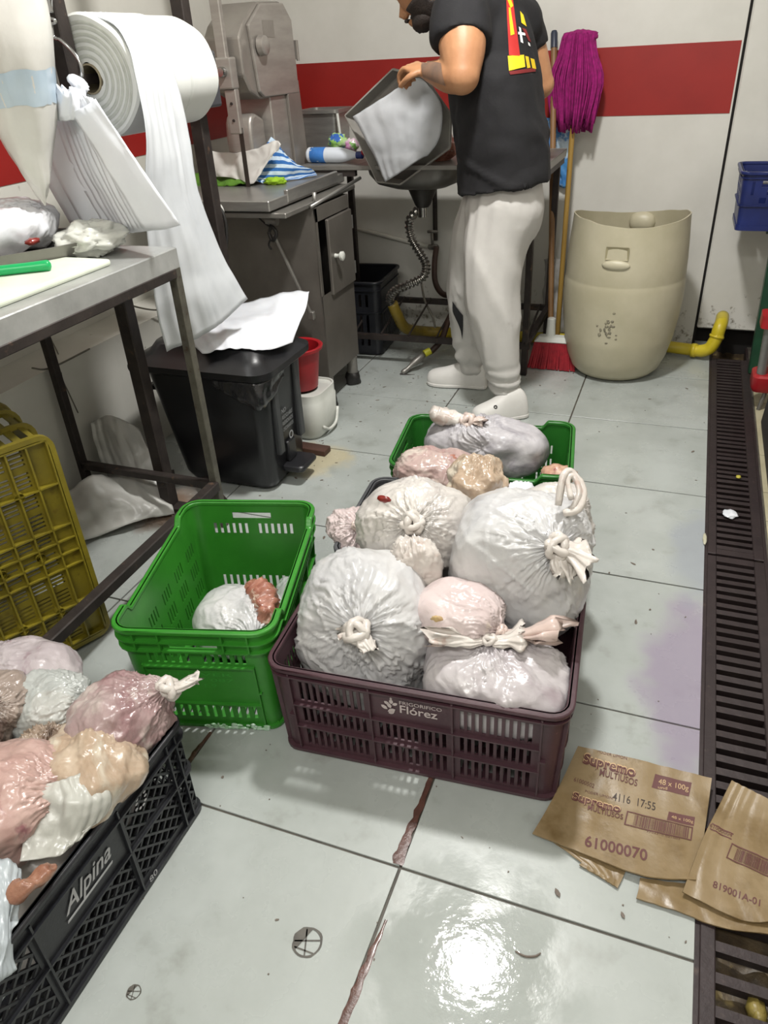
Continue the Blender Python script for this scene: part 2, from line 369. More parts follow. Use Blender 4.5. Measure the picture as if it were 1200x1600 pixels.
# the plastered ledge along the left wall
lg = MB(); ys = [-.8, -.2, .3, .75, 1.0, 1.26, 1.5, 1.66, 2.0]; xs = [-1.49, -1.49, -1.49, -1.492, -1.495, -1.491, -1.48, -1.471, -1.47]
for i in range(len(ys)-1):
    lg.hexa([(-1.66, ys[i], -.02), (xs[i]-.03, ys[i], -.02), (xs[i+1]-.03, ys[i+1], -.02), (-1.66, ys[i+1], -.02), (-1.66, ys[i], .485), (xs[i], ys[i], .478), (xs[i+1], ys[i+1], .478), (-1.66, ys[i+1], .485)])
struct(lg.build('trim_1', WALL2))
struct(MB().box((1.2, -1.7, -.1), (1.3, 3.1, 2.6)).build('wall_right', WALL))
struct(MB().box((-1.75, -1.75, -.1), (1.3, -1.65, 2.6)).build('wall_rear', WALL2))
# ------------------------------------------------------------------ drain
DRM = M('drain_iron', '#33292a', '#2a2122', 16, .5, .2, .25, 70, c3='#4a3d38', c3s=40, c3r=(.62, .72))
MUCK = M('drain_muck', '#352b22', '#544733', 22, .45, 0, .6, 40, c3='#8d7c50', c3s=18, c3r=(.60, .72))
ch = MB(); ch.box((XD0-.006, -1.6, -.12), (XD0+.004, 3.0, -.002)); ch.box((XD1-.004, -1.6, -.12), (XD1+.006, 3.0, -.002)); ch.box((XD0, -1.6, -.12), (XD1, 3.05, -.10))
struct(ch.build('trim_2', DRM))
mk = MB(); nu, nv = 10, 220
for i in range(nv+1):
    for j in range(nu+1):
        x = XD0+(XD1-XD0)*j/nu; y = -.9+3.95*i/nv; mk.v.append((x, y, -.050+.016*fbm(Vector((x*30, y*30, 0)))))
for i in range(nv):
    for j in range(nu): mk.f.append((i*(nu+1)+j, i*(nu+1)+j+1, (i+1)*(nu+1)+j+1, (i+1)*(nu+1)+j)); mk.mi.append(0)
mko = mk.build('drain_sludge', MUCK, smooth='all'); mko['kind'] = 'stuff'; tag(mko, 'dark sludge with pale scraps lying in the drain channel', 'sludge')
def grate(y0, y1, label, pitch=.034):
    r = thing('drain_grate', label, 'drain', (XD0, y0, 0), 'iron grates over the floor drain')
    e = MB(); e.box((XD0+.002, y0+.003, -.03), (XD0+.027, y1-.003, 0)); e.build('frame_rail', DRM, r, bevel=.002)
    e = MB(); e.box((XD1-.030, y0+.003, -.03), (XD1-.002, y1-.003, 0)); e.build('frame_rail', DRM, r, bevel=.002)
    for ya, yb in ((y0+.003, y0+.03), (y1-.03, y1-.003)): MB().box((XD0+.027, ya, -.028), (XD1-.03, yb, -.001)).build('end_bar', DRM, r)
    n = int((y1-y0-.06)/pitch); first = None
    for k in range(n):
        y = y0+.03+(y1-y0-.06)*(k+.5)/n
        if first is None:
            s = MB(); s.hexa([(XD0+.026, -.004, -.034), (XD1-.029, -.004, -.034), (XD1-.029, .002, -.034), (XD0+.026, .002, -.034), (XD0+.026, -.010, -.004), (XD1-.029, -.010, -.004), (XD1-.029, .007, -.003), (XD0+.026, .007, -.003)])
            s.v = [(a-XD0, b, c) for a, b, c in s.v]
            first = o = s.build('slat', DRM, r, local=True)
        else: o = first.copy(); COL.objects.link(o)
        o.location = (0, y-y0, random.uniform(-.002, 0)); o.rotation_euler = (random.uniform(-.06, .06), 0, random.uniform(-.012, .012))
grate(1.205, 2.83, 'long dark iron drain grate running up to the wall panel')
grate(.26, 1.20, 'iron drain grate in the middle, its near end under the cardboard')
grate(-.75, .255, 'iron drain grate nearest the camera with wide sludgy gaps', .05)
lump = MB()
for k in range(16):
    y = random.uniform(-.45, .02); x = random.uniform(XD0+.05, XD1-.04)
    lump.ell((x, y, -.026), (random.uniform(.010, .02), random.uniform(.012, .02), .014), 8, 6, fn=lambda d, q: q*(1+.3*noise.noise(d*2+q*50)))
lo = lump.build('scrap_lumps', M('yellow_scrap', '#8f8140', '#6f6030', 30, .4, 0, .3, 60), smooth='all'); lo['kind'] = 'stuff'; tag(lo, 'yellowish scraps caught under the nearest drain grate', 'scraps')

# ------------------------------------------------------------------ crates
def crate(name, label, L, W, H, pos, th, mat, holes, taper=.014, r=.035, wall=.004, dip=0, ribs=(), hribs=(), base='grid', rot=None, windows=(), rimw=.010, rimh=.012, mat_rim=None, post=.05, lattice=()):
    """moulded crate; sides 0 front (-y) 1 right (+x) 2 back 3 left. holes: (side, u0, u1, z0, z1) about the side's middle"""
    root = thing(name, label, 'crate', pos)
    root.rotation_euler = (0, 0, th) if rot is None else rot
    a, b = L/2, W/2; ls = [2*(a-r), 2*(b-r)]*2; st = []; s = 0
    for k in range(4): st.append(s); s += ls[k]+r*pi/2
    P = s
    def peri(s):
        s %= P
        for k in (3, 2, 1, 0):
            if s >= st[k]-1e-9: break
        t = s-st[k]
        dx, dy = [(1, 0), (0, 1), (-1, 0), (0, -1)][k]; nx, ny = [(0, -1), (1, 0), (0, 1), (-1, 0)][k]
        ox, oy = [(-a+r, -b), (a, -b+r), (a-r, b), (-a, b-r)][k]
        if t <= ls[k]: return ox+dx*t, oy+dy*t, nx, ny
        an = (t-ls[k])/r; ex, ey = ox+dx*ls[k], oy+dy*ls[k]; cx, cy = ex-nx*r, ey-ny*r
        c, q = math.cos(an), math.sin(an)
        return cx+nx*r*c+dx*r*q, cy+ny*r*c+dy*r*q, nx*c+dx*q, ny*c+dy*q
    dsides = (0, 2) if L > W else (1, 3)
    def top(s):
        if not dip: return 0
        s %= P
        for k in dsides:
            t = s-st[k]
            if 0 <= t <= ls[k]:
                e = min(t, ls[k]-t); q = min(1, max(0, (e-post)/.02)); return -dip*q*q*(3-2*q)
        return 0
    def fm(s, z, w):
        x, y, nx, ny = peri(s); q = max(0, min(1, (z/H-.7)/.25)); zz = z+top(s)*q*q*(3-2*q) if dip else z
        o = w-taper*(1-z/H); return (x+nx*o, y+ny*o, zz)
    base_s = []
    for k in range(4):
        base_s += [st[k], st[k]+ls[k]]+[st[k]+ls[k]+r*pi/2*i/5 for i in range(1, 5)]
        if dip and k in dsides: base_s += [st[k]+post+.005*i for i in range(5)]+[st[k]+ls[k]-post-.005*i for i in range(5)]
    hs = [(k, st[k]+ls[k]/2+u0, st[k]+ls[k]/2+u1, z0, z1) for k, u0, u1, z0, z1 in holes]
    us = cuts(base_s+[x for h in hs for x in h[1:3]], 0, P, .08)[:-1]
    vs = cuts([x for h in hs for x in h[3:5]]+[.008, H*.7, H*.78, H*.86, H*.95], .008, H, .09)
    def solid(u, v, i):
        if u is None: return True
        return not any(h[1] < u < h[2] and h[3] < v < h[4] for h in hs)
    m = MB(); grid_panel(m, us, vs, solid, fm, -wall, 0, closed=True); m.build('wall_shell', mat, root, local=True, smooth=True)
    def swbox(m, s0, s1, z0, z1, o0, o1):
        q = cuts([x for x in base_s+[x+P for x in base_s] if s0 < x < s1], s0, s1, .1); n = len(m.v)
        for s in q:
            for z, o in ((z0, o0), (z0, o1), (z1, o1), (z1, o0)): m.v.append(fm(s, z, o))
        for i in range(len(q)-1):
            for j in range(4): m.f.append((n+i*4+j, n+i*4+(j+1) % 4, n+i*4+4+(j+1) % 4, n+i*4+4+j)); m.mi.append(0)
        m.f += [(n, n+1, n+2, n+3), (n+(len(q)-1)*4+3, n+(len(q)-1)*4+2, n+(len(q)-1)*4+1, n+(len(q)-1)*4)]; m.mi += [0, 0]
    m = MB(); swbox(m, 0, P, H-rimh, H, -wall-.002, rimw); m.build('rim', mat_rim or mat, root, local=True, bevel=.003, seg=2, smooth=True)
    if hribs or ribs:
        m = MB()
        for h in hribs:
            if len(h) == 3: swbox(m, 0, P, h[0], h[1], 0, h[2])
            else:
                k, u0, u1, z0, z1, o = h; swbox(m, st[k]+ls[k]/2+u0, st[k]+ls[k]/2+u1, z0, z1, 0, o)
        for k, u, z0, z1, o in ribs: swbox(m, st[k]+ls[k]/2+u-.0018, st[k]+ls[k]/2+u+.0018, z0, z1, -.0005, o)
        m.build('reinforcing_rib', mat, root, local=True)
    for k, u0, u1, z0, z1, p in lattice:    # diagonal bars across a window
        m = MB(); c = st[k]+ls[k]/2; w = u1-u0; h = z1-z0
        for sg in (1, -1):
            u = -h
            while u < w:
                p0, p1 = u, u+h; t0 = max(0, -p0)/h; t1 = min(1, (w-p0)/h)
                if t1 > t0:
                    A = (u0+p0+h*t0, z0+h*t0); B = (u0+p0+h*t1, z0+h*t1)
                    if sg < 0: A, B = (u0+u1-A[0], A[1]), (u0+u1-B[0], B[1])
                    m.bar(fm(c+A[0], A[1], -wall/2-.0005*sg), fm(c+B[0], B[1], -wall/2-.0005*sg), .0042, wall*.8)
                u += p
        m.build('lattice', mat, root, local=True)
    bx, by = a-taper-wall, b-taper-wall
    m = MB(); g = .012 if base == 'grid' else .016
    if base == 'grid':
        xs = cuts([], -bx+.02, bx-.02, .022); yy = cuts([], -by+.02, by-.02, .06)
        X = sorted([-bx, bx]+xs); Y = sorted([-by, by]+yy)
        X2 = sorted(set(X+[x+.009 for x in xs[:-1]])); Y2 = sorted(set(Y+[y+.048 for y in yy[:-1]]))
        hx = [(x, x+.009) for x in xs[:-1]]; hy = [(y, y+.048) for y in yy[:-1]]
        grid_panel(m, X2, Y2, lambda u, v, i: not (any(p < u < q for p, q in hx) and any(p < v < q for p, q in hy)), lambda u, v, w: (u, v, w), .009, .013)
        for x in (-bx*.5, 0, bx*.5): m.box((x-.002, -by, .001), (x+.002, by, .009))
        for y in (-by*.5, 0, by*.5): m.box((-bx, y-.002, .001), (bx, y+.002, .009))
    m.build('base_grid', mat, root, local=True)
    root['fm'] = 1
    return root, fm, st, ls
def slots(k, u0, u1, n, z0, z1, w=.5):
    d = (u1-u0)/n; return [(k, u0+d*i+d*(1-w)/2, u0+d*i+d*(1+w)/2, z0, z1) for i in range(n)]
# --- maroon crate
H = []
for k in (0, 2):
    for c in (-.165, 0, .165):
        for z0, z1 in ((.022, .075), (.094, .140), (.160, .215)):
            if c == 0 and z0 > .15: continue
            H += slots(k, c-.072, c+.072, 10, z0, z1, .55)
for k in (1, 3):
    for c in (-.09, .09):
        for z0, z1 in ((.022, .075), (.094, .140), (.160, .205)): H += slots(k, c-.07, c+.07, 9, z0, z1, .55)
RB = [(k, u, .012, .238, .008) for k in (0, 2) for u in (-.25, -.0825, .0825, .25)]+[(k, u, .012, .238, .008) for k in (1, 3) for u in (-.165, 0, .165)]
HR = [(.004, .012, .010), (.228, .232, .009)]+[(k, -.25, .25, z, z+.004, .009) for k in (0, 2) for z in (.083, .149)]+[(k, -.165, .165, z, z+.004, .009) for k in (1, 3) for z in (.083, .149)]
for k in (0, 2): HR += [(k, .25, .262, .115, .12, .009), (k, -.262, -.25, .115, .12, .009)]
mc, mfm, mst, mls = crate('maroon_crate', 'maroon plastic crate heaped with white meat bags, pale lettering on its front', .59, .37, .252, (-.055, .383, 0), .073, CRM, H, ribs=RB, hribs=HR)
PRINTM = M('print_grey', '#b9adab', None, rough=.5)
def oncrate(fm, st, ls, k, u, z, o=.0012): return Vector(fm(st[k]+ls[k]/2+u, z, o))
p0 = oncrate(mfm, mst, mls, 0, -.022, .180)
text('lettering', 'Flórez', p0, (1, 0, 0), (0, 0, 1), .075, .021, PRINTM, mc, bold=.012, local=True)
text('lettering', 'FRIGORIFICO', oncrate(mfm, mst, mls, 0, -.022, .2045), (1, 0, 0), (0, 0, 1), .084, .009, PRINTM, mc, local=True)
e = MB()
c0 = oncrate(mfm, mst, mls, 0, -.043, .196, .0008)
def leaf(m, c, ang, l, w, d=.0006):
    t = [(0, 0), (.35, .5), (.75, .45), (1, 0), (.75, -.45), (.35, -.5)]; ca, sa = math.cos(ang), math.sin(ang)
    m.prism([c+Vector(((x*l)*ca-(y*w)*sa, 0, (x*l)*sa+(y*w)*ca)) for x, y in t], (0, -d, 0))
for an, l, w, ox, oz in ((2.5, .016, .008, -.004, -.012), (2.0, .015, .008, .003, -.008), (.5, .018, .009, -.004, -.018), (3.6, .014, .008, .010, -.016), (1.57, .012, .008, .004, .004), (2.6, .012, .007, .0, .002), (.5, .012, .007, .006, .002), (1.57, .008, .005, .004, .014)):
    leaf(e, c0+Vector((ox, 0, oz)), an, l, w)
e.build('emblem', PRINTM, mc, local=True)
# --- green crates (one kind)
def green_crate(name, label, pos, th, L, W, H_, mat):
    H = []; long_ = (0, 2) if L > W else (1, 3); short = (1, 3) if L > W else (0, 2); sw = min(L, W); lw = max(L, W); q = H_/.296
    for k in short:
        H += slots(k, -sw*.33, -sw*.03, 6, .200*q, .232*q, .5)+slots(k, sw*.03, sw*.33, 6, .200*q, .232*q, .5)
        H += slots(k, -sw*.33, sw*.33, 12, .030*q, .068*q, .45); H += [(k, -.052, .052, .243*q, .266*q)]
    for k in long_:
        for z0, z1 in ((.045, .085), (.105, .145), (.165, .2)):
            for i in range(5): c = (-.4+.2*i)*lw*.86; H += slots(k, c-.028, c+.028, 4, z0*q, z1*q, .4)
    RB = [(k, u*sw, .01, .195*q, .007) for k in short for u in (-.36, .36)]+[(k, u*sw, .236*q, .285*q, .010) for k in short for u in (-.36, -.2, .2, .36)]
    RB += [(k, u*lw, .01, .24*q, .007) for k in long_ for u in (-.4, -.2, 0, .2, .4)]
    HR = [(.236*q, .240*q, .010), (.262*q, .266*q, .011), (.002, .010, .007)]+[(k, -sw*.36, sw*.36, z*q, z*q+.004, .008) for k in short for z in (.19, .075)]
    for k in short: HR += [(k, sw*.36, sw*.5-.04, .115*q, .119*q, .008), (k, -sw*.5+.04, -sw*.36, .115*q, .119*q, .008)]
    HR += [(k, -lw*.42, lw*.42, z*q, z*q+.004, .008) for k in long_ for z in (.095, .155, .21)]
    return crate(name, label, L, W, H_, pos, th, mat, H, dip=.020, ribs=RB, hribs=HR, taper=.016, r=.04, post=.035)
gc, gfm, gst, gls = green_crate('green_crate', 'bright green crate holding a white bag and a piece of meat, beside the maroon crate', (-.576, .421, 0), .262, .338, .508, .296, CRG)
FROST = M('frost', '#c9dcd0', '#8fc08f', 60, .6, 0, .4, 120)
e = MB()
for i in range(70):
    u = random.uniform(-.02, .16); p = oncrate(gfm, gst, gls, 0, min(u, .125), .004, .008); e.ell(p+Vector((0, -.001, random.uniform(-.003, .014)*random.random())), (random.uniform(.003, .009), .0025, random.uniform(.002, .005)), 6, 4)
o = e.build('frost_crust', FROST, gc, local=True, smooth='all')
EMB = M('green_emboss', '#3a8f34', None, rough=.35)
for s_, z in (('REF 1 087', .145), ('FRUVER', .162), ('PESO 1.9', .128)): text('embossed_lettering', s_, oncrate(gfm, gst, gls, 0, -.07, z, .0006), (1, 0, 0), (0, 0, 1), .14 if s_ != 'PESO 1.9' else .1, .009, EMB, gc, local=True)
fg, ffm, fst, fls = green_crate('green_crate', 'dark green crate near the white shoes, with a long frozen bag lying in it', (-.158, 1.243, 0), .125, .515, .35, .25, CRG2)
# --- grey crate in between
H = []
for k in range(4):
    w = (.24, .14)[k % 2]
    for z0, z1 in ((.03, .09), (.12, .19)): H += slots(k, -w, w, 16 if k % 2 == 0 else 10, z0, z1, .5)
grc, *_ = crate('grey_crate', 'dark grey crate almost buried under bags between the maroon and far green crates', .57, .375, .25, (-.10, .79, 0), .085, CRGR, H, hribs=[(.005, .012, .008), (.222, .227, .008)])
# --- black dairy crate
H = []; LT = []
for k in (1, 3):
    for c, z in ((-.2, 0), (0, 0), (.2, 0), (-.2, 1), (.2, 1)):
        w = (c-.09, c+.09) if abs(c) > .1 else (c-.095, c+.095); zz = (.030, .112) if z == 0 else (.132, .205)
        H.append((k, w[0], w[1], *zz)); LT.append((k, w[0], w[1], *zz, .03))
for k in (0, 2):
    for c in (-.085, .085):
        for zz in ((.030, .112), (.132, .19)): H.append((k, c-.075, c+.075, *zz)); LT.append((k, c-.075, c+.075, *zz, .03))
RB = [(k, u, .01, .236, .006) for k in (1, 3) for u in (-.30+.035, -.1, .1, .30-.035, -.30+.06, .30-.06)]+[(k, u, .01, .236, .006) for k in (0, 2) for u in (-.165, 0, .165)]
HR = [(.002, .012, .006), (.120, .124, .006), (.212, .216, .007)]
bc, bfm, bst, bls = crate('black_crate', 'black lattice-sided crate full of bagged meat at the lower left, silver script on its side', .40, .60, .25, (-.622, -.298, 0), .003, CRB, H, taper=.003, r=.022, wall=.006, ribs=RB, hribs=HR, lattice=LT, rimw=.006)
SILV = M('print_silver', '#a9a9ab', None, rough=.4)
text('lettering', 'Alpina', oncrate(bfm, bst, bls, 1, -.045, .155, .002), (0, 1, 0), (0, 0, 1), .112, .044, SILV, bc, shear=.45, bold=.012, local=True)
e = MB(); p = oncrate(bfm, bst, bls, 1, -.047, .151, .002); e.prism([p, p+Vector((0, .108, .0)), p+Vector((0, .11, .004)), p+Vector((0, .002, .004))], (.0008, 0, 0)); e.build('underline', SILV, bc, local=True)
text('lettering', '80', oncrate(bfm, bst, bls, 1, .115, .012, .0065), (0, 1, 0), (0, 0, 1), .022, .014, SILV, bc, local=True)
e = MB()
for i in range(9):
    an = i*.7; e.ell(oncrate(bfm, bst, bls, 1, .155+.012*math.cos(an)*(1+.3*(i % 2)), .194+.014*math.sin(an), .003), (.001, .004, .0025), 6, 4)
e.build('emblem', SILV, bc, local=True)
# --- yellow crate lying on its long side, base outwards
H = []
for k in range(4):
    w = (.24, .15)[k % 2]
    for z0, z1 in ((.04, .10), (.13, .19)): H += slots(k, -w, w, 14 if k % 2 == 0 else 9, z0, z1, .5)
def yellow():
    L, W, Hh = .40, .58, .27
    root, fm, st, ls = crate('yellow_crate', 'worn yellow crate stood on its side under the work table, ribbed base outwards', L, W, Hh, (0, 0, 0), 0, CRY, H, hribs=[(.10, .104, .010), (.20, .204, .010), (.0, .012, .012)], base='none', taper=.012)
    bx, by = L/2-.016, W/2-.016; m = MB()
    xs = [-bx+2*bx*i/8 for i in range(9)]; ys = [-by+2*by*i/10 for i in range(11)]
    hx = []; hy = []
    for i in range(8): hx.append((xs[i]+.007, xs[i+1]-.007))
    for j in range(10):
        d = (ys[j+1]-ys[j]); n = 4
        for q in range(n): hy.append((ys[j]+.006+(d-.012)*q/n+.0025, ys[j]+.006+(d-.012)*(q+1)/n-.0025))
    X2 = sorted(set([-bx, bx]+[x for h in hx for x in h])); Y2 = sorted(set([-by, by]+[y for h in hy for y in h]))
    grid_panel(m, X2, Y2, lambda u, v, i: not (any(p < u < q for p, q in hx[1:-1]) and any(p < v < q for p, q in hy)), lambda u, v, w: (u, v, w), .016, .020)
    m.build('base_plate', CRY, root, local=True)
    m = MB()
    for x in xs: m.box((x-.002, -by, .0), (x+.002, by, .017))
    for y in [ys[0], ys[2], ys[4], ys[5]-.018, ys[5]+.018, ys[6], ys[8], ys[10]]: m.box((-bx, y-.002, .0), (bx, y+.002, .017))
    for y in (ys[2], ys[5], ys[8]):
        for x in (xs[2], xs[6], xs[4]): m.lathe([(.011, -.001), (.011, .017), (.007, .017), (.007, -.001)], (x, y, 0), 14, cap=False)
    m.build('base_rib', CRY, root, local=True)
    return root
yc = yellow()
yd = Vector((math.cos(1.1435), math.sin(1.1435), 0)); yz = Vector((-yd.y, yd.x, 0))
yR = Matrix((-yd, Vector((0, 0, 1)), yz)).transposed()
yc.rotation_euler = yR.to_euler(); yc.location = Vector((-.945, .385, .302))-yd*.2


# ------------------------------------------------------------------ bags of meat
def film(name, c1, c2, c3=None, c3s=9, c3r=(.5, .62), ns=6, rough=.30, alpha=1, bump=.5):
    return M(name, c1, c2, ns, rough, 0, bump, 26, coat=.3, sss=.0, c3=c3, c3s=c3s, c3r=c3r, dist=.6, alpha=alpha)
BAGW = film('bag_white', '#cfcecd', '#b4b4b6', '#b9aea6', 5, (.60, .74))
BAGW2 = film('bag_white_warm', '#cbc6c0', '#b1aca9', '#ab9b92', 6, (.56, .74))
BAGG = film('bag_grey_pink', '#bdb8b9', '#a39b9f', '#978a8f', 7, (.52, .66))
BAGP = film('bag_pink', '#cdbfbd', '#c0aead', '#cfc0aa', 7, (.56, .66))
BAGPM = film('bag_pink_meat', '#b8a19b', '#997a78', '#c7bab0', 11, (.48, .60), ns=9)
BAGPUR = film('bag_purple_meat', '#a89492', '#7f595c', '#bdb0aa', 12, (.52, .62), ns=8)
BAGCR = film('bag_cream_meat', '#bba995', '#96795f', '#c6bcab', 10, (.5, .62), ns=10)
BAGFZ = film('bag_frozen', '#a09da2', '#c0bdc0', '#858188', 9, (.5, .64), ns=14, rough=.4)
BAGCL = film('bag_clear', '#ccd0cc', '#b8bdb9', '#c9c4a8', 6, (.6, .7), alpha=.72)
KNOTM = film('knot_film', '#d3cec8', '#c2b9b2', '#b79f94', 14, (.6, .7))
KNOTP = film('knot_film_pink', '#d0c0b8', '#c2aca4', '#b08c84', 18, (.6, .7))
def clampin(q, pos, th, L, W, H, tp, over=.03):
    # the crate's walls hold the bag in
    if q.z > pos[2]+H: return q
    ca, sa = math.cos(th), math.sin(th); x, y = q.x-pos[0], q.y-pos[1]; u, v = x*ca+y*sa, -x*sa+y*ca
    k = tp*(1-(q.z-pos[2])/H)+.008; mx, my = L/2-k, W/2-k; f = min(1, max(0, (pos[2]+H-q.z)/over))
    u2 = max(-mx, min(mx, u)); v2 = max(-my, min(my, v)); u += (u2-u)*f; v += (v2-v)*f
    return Vector((pos[0]+u*ca-v*sa, pos[1]+u*sa+v*ca, max(q.z, pos[2]+.014)))
IM = ((-.055, .383, 0), .073, .59, .37, .252, .014); IK = ((-.10, .79, 0), .085, .57, .375, .25, .014); IB = ((-.622, -.298, 0), .003, .40, .60, .25, .003)
IG = ((-.576, .421, 0), .262, .338, .508, .296, .016); IF_ = ((-.158, 1.243, 0), .125, .515, .35, .25, .016)
def blob(c, R, k, seed, wr=.5, fold=.010, dent=.012, neck=.0, n=2.4, nz=112, na=150, flat=0, reach=1.1, rot=None, freq=5, sag=0, creases=10, mat=None, inside=None):
    """a filled bag: squashed ball with folds that run out from the knot (direction k)"""
    k = Vector(k).normalized(); ref = Vector((0, 0, 1)) if abs(k.z) < .8 else Vector((1, 0, 0))
    a = (ref-k*ref.dot(k)).normalized(); b = k.cross(a); c = Vector(c); m = MB(); sd = Vector((seed*13.7, seed*5.1, seed*3.3))
    rn = random.Random(seed); CRS = []
    for i in range(creases):   # straight creases across the skin: a plane through the bag, with a limited reach
        nrm = Vector((rn.gauss(0, 1), rn.gauss(0, 1), rn.gauss(0, 1))).normalized(); mid = Vector((rn.gauss(0, 1), rn.gauss(0, 1), rn.gauss(0, 1))).normalized()
        nrm = (nrm-mid*nrm.dot(mid)).normalized(); CRS.append((nrm, mid, rn.uniform(.35, .9), rn.uniform(.5, 1)))
    rmin = min(R)
    for i in range(nz+1):
        t = pi*(i/nz)**1.15
        for j in range(na):
            p = 2*pi*j/na; d = k*math.cos(t)+(a*math.cos(p)+b*math.sin(p))*math.sin(t)
            r = 1/((abs(d.x)/R[0])**n+(abs(d.y)/R[1])**n+(abs(d.z)/R[2])**n)**(1/n); q = d*r
            # radial folds: sharp near the knot, each with its own reach
            pw = p+.34*noise.noise(d*1.7+sd)*min(1, t*1.5)+.05*noise.noise(d*4.5+sd)*min(1, t*2); cp, sp = math.cos(pw), math.sin(pw)
            cw = Vector((cp*freq, sp*freq, t*.45))+sd
            f1 = max(0, 1-abs(noise.noise(cw*.55))*3.4)**3; f2 = max(0, 1-abs(noise.noise(cw*1.5+Vector((9, 2, t*.6))))*3.2)**3; f3 = max(0, 1-abs(noise.noise(cw*3.4+Vector((1, 7, t))))*2.8)**2; f4 = max(0, 1-abs(noise.noise(cw*7+Vector((4, 1, t*2))))*2.4)
            rch = reach*(.30+1.5*abs(noise.noise(Vector((cp*2.1, sp*2.1, seed*2.2)))))
            env = math.exp(-(t/rch)**2)*min(1, t/.10); e2 = math.exp(-(t/(rch*1.9))**2)*min(1, t/.10)
            off = fold*(f1*.55*e2+f2*.70*(.45*e2+.55*env)+f3*.62*(.25*e2+.75*env)+f4*.16*env-.30*env)*wr*2
            off += dent*(1.25*noise.noise(d*1.6+sd)+.50*noise.noise(d*3.2+sd)+.30*(.35-abs(noise.noise(d*5.2+sd)))+.05*(.3-abs(noise.noise(d*13+sd))))
            for nrm, mid, L, w in CRS:
                x = d.dot(nrm)+.05*noise.noise(d*4+mid*9); y = d.dot(mid)
                if y > L*.6 and abs(x) < .20: off += fold*.42*w*(y-L*.6)*((.03-abs(x))/.03 if abs(x) < .03 else -.20*(1-(abs(x)-.03)/.17))
            q = q+d*off
            if t < .55: e = (1-t/.55); q = q+k*neck*e*e*e
            if rot: q = rot @ q
            q = c+q
            if inside: q = clampin(q, *inside)
            if flat and q.z < c.z-R[2]*flat: q.z = c.z-R[2]*flat-(c.z-R[2]*flat-q.z)*.15
            m.v.append(tuple(q))
    for i in range(nz):
        for j in range(na): m.f.append((i*na+j, (i+1)*na+j, (i+1)*na+(j+1) % na, i*na+(j+1) % na)); m.mi.append(0)
    return m
def knot(m, c, k, r, seed):
    """a tied overhand knot: two interlocked fat loops"""
    k = Vector(k).normalized(); ref = Vector((0, 0, 1)) if abs(k.z) < .8 else Vector((1, 0, 0)); a = (ref-k*ref.dot(k)).normalized(); b = k.cross(a); c = Vector(c)
    rn = random.Random(seed)
    for q in range(3):
        ph = q*2.1+seed; u = (a*math.cos(ph)+b*math.sin(ph)); w = (u.cross(k)*.7+k*.7).normalized(); P = []; RR = []
        for i in range(16):
            t = 2*pi*i/16; p = c+u*math.cos(t)*r*1.05+w*math.sin(t)*r*.8+k*r*.3; p += Vector((noise.noise(p*90), noise.noise(p*90+Vector((5, 0, 0))), noise.noise(p*90+Vector((0, 5, 0)))))*r*.3
            P.append(p); RR.append(r*(.42+.16*noise.noise(Vector((t*1.5, q, seed)))))
        m.tube(P, RR, 9, closed=True)
def tail(m, c, d, L, r0, r1, seed, sag=0, n=40, k=12, open_=.35, flat=.5):
    """the loose end beyond the knot, pleated and flaring"""
    d = Vector(d).normalized(); ref = Vector((0, 0, 1)) if abs(d.z) < .8 else Vector((1, 0, 0)); a = (ref-d*ref.dot(d)).normalized(); b = d.cross(a); base = len(m.v); rn = random.Random(seed*7+1); bend = a*rn.uniform(-.35, .35)+b*rn.uniform(-.35, .35)
    for i in range(k+1):
        t = i/k; cc = Vector(c)+d*L*t+bend*L*t*t+Vector((0, 0, -sag*t*t)); r = (r0+(r1-r0)*t**.8)*(1+.3*noise.noise(Vector((t*5, seed, 0))))
        for j in range(n):
            p = 2*pi*j/n; rr = r*(1+.7*noise.noise(Vector((math.cos(p)*1.6, math.sin(p)*1.6, t*1.6+seed)))*(.4+t)+.45*noise.noise(Vector((math.cos(p)*4.5, math.sin(p)*4.5, t*1.5+seed*3))))
            m.v.append(tuple(cc+a*math.cos(p)*rr*flat+b*math.sin(p)*rr+d*L*.55*noise.noise(Vector((math.cos(p)*1.7, math.sin(p)*1.7, seed)))*t*t))
    for i in range(k):
        for j in range(n): m.f.append((base+i*n+j, base+i*n+(j+1) % n, base+(i+1)*n+(j+1) % n, base+(i+1)*n+j)); m.mi.append(0)
    m.f.append(tuple(base+k*n+j for j in range(n))); m.mi.append(0)
def bag(label, c, R, k, seed, mat, group=None, kn=.016, kmat=None, tails=(), loops=(), name='meat_bag', cat='bag', **kw):
    c = Vector(c); root = thing(name, label, cat, (c.x, c.y, c.z-R[2]), group); kmat = kmat or KNOTM
    m = blob(c, R, k, seed, **kw); m.build('bag_film', mat, root, smooth='all', merge=False)
    kd = Vector(k).normalized(); rot = kw.get('rot'); n = kw.get('n', 2.4)
    rr = 1/((abs(kd.x)/R[0])**n+(abs(kd.y)/R[1])**n+(abs(kd.z)/R[2])**n)**(1/n); kp = kd*(rr+kw.get('neck', 0)+kw.get('dent', .012)*.3); kw_ = kd
    if rot: kp = rot @ kp; kw_ = rot @ kd
    kp = c+kp
    if kn:
        m = MB(); knot(m, kp+kw_*kn*.4, kw_, kn, seed); m.build('knot', kmat, root, smooth='all')
    for i, (d, L, r1, sg) in enumerate(tails):
        m = MB(); tail(m, kp+kw_*kn*.6, d, L, kn*.55, r1, seed+i*2.7, sg); m.build('loose_end', kmat, root, smooth='all')
    for P, r in loops:
        m = MB(); Q = cr(P, 18); m.tube(Q, [r*(1+.35*noise.noise(q*60)) for q in Q], 8); m.build('handle_loop', kmat, root, smooth='all')
    root['kp'] = [kp.x, kp.y, kp.z]
    return root, kp
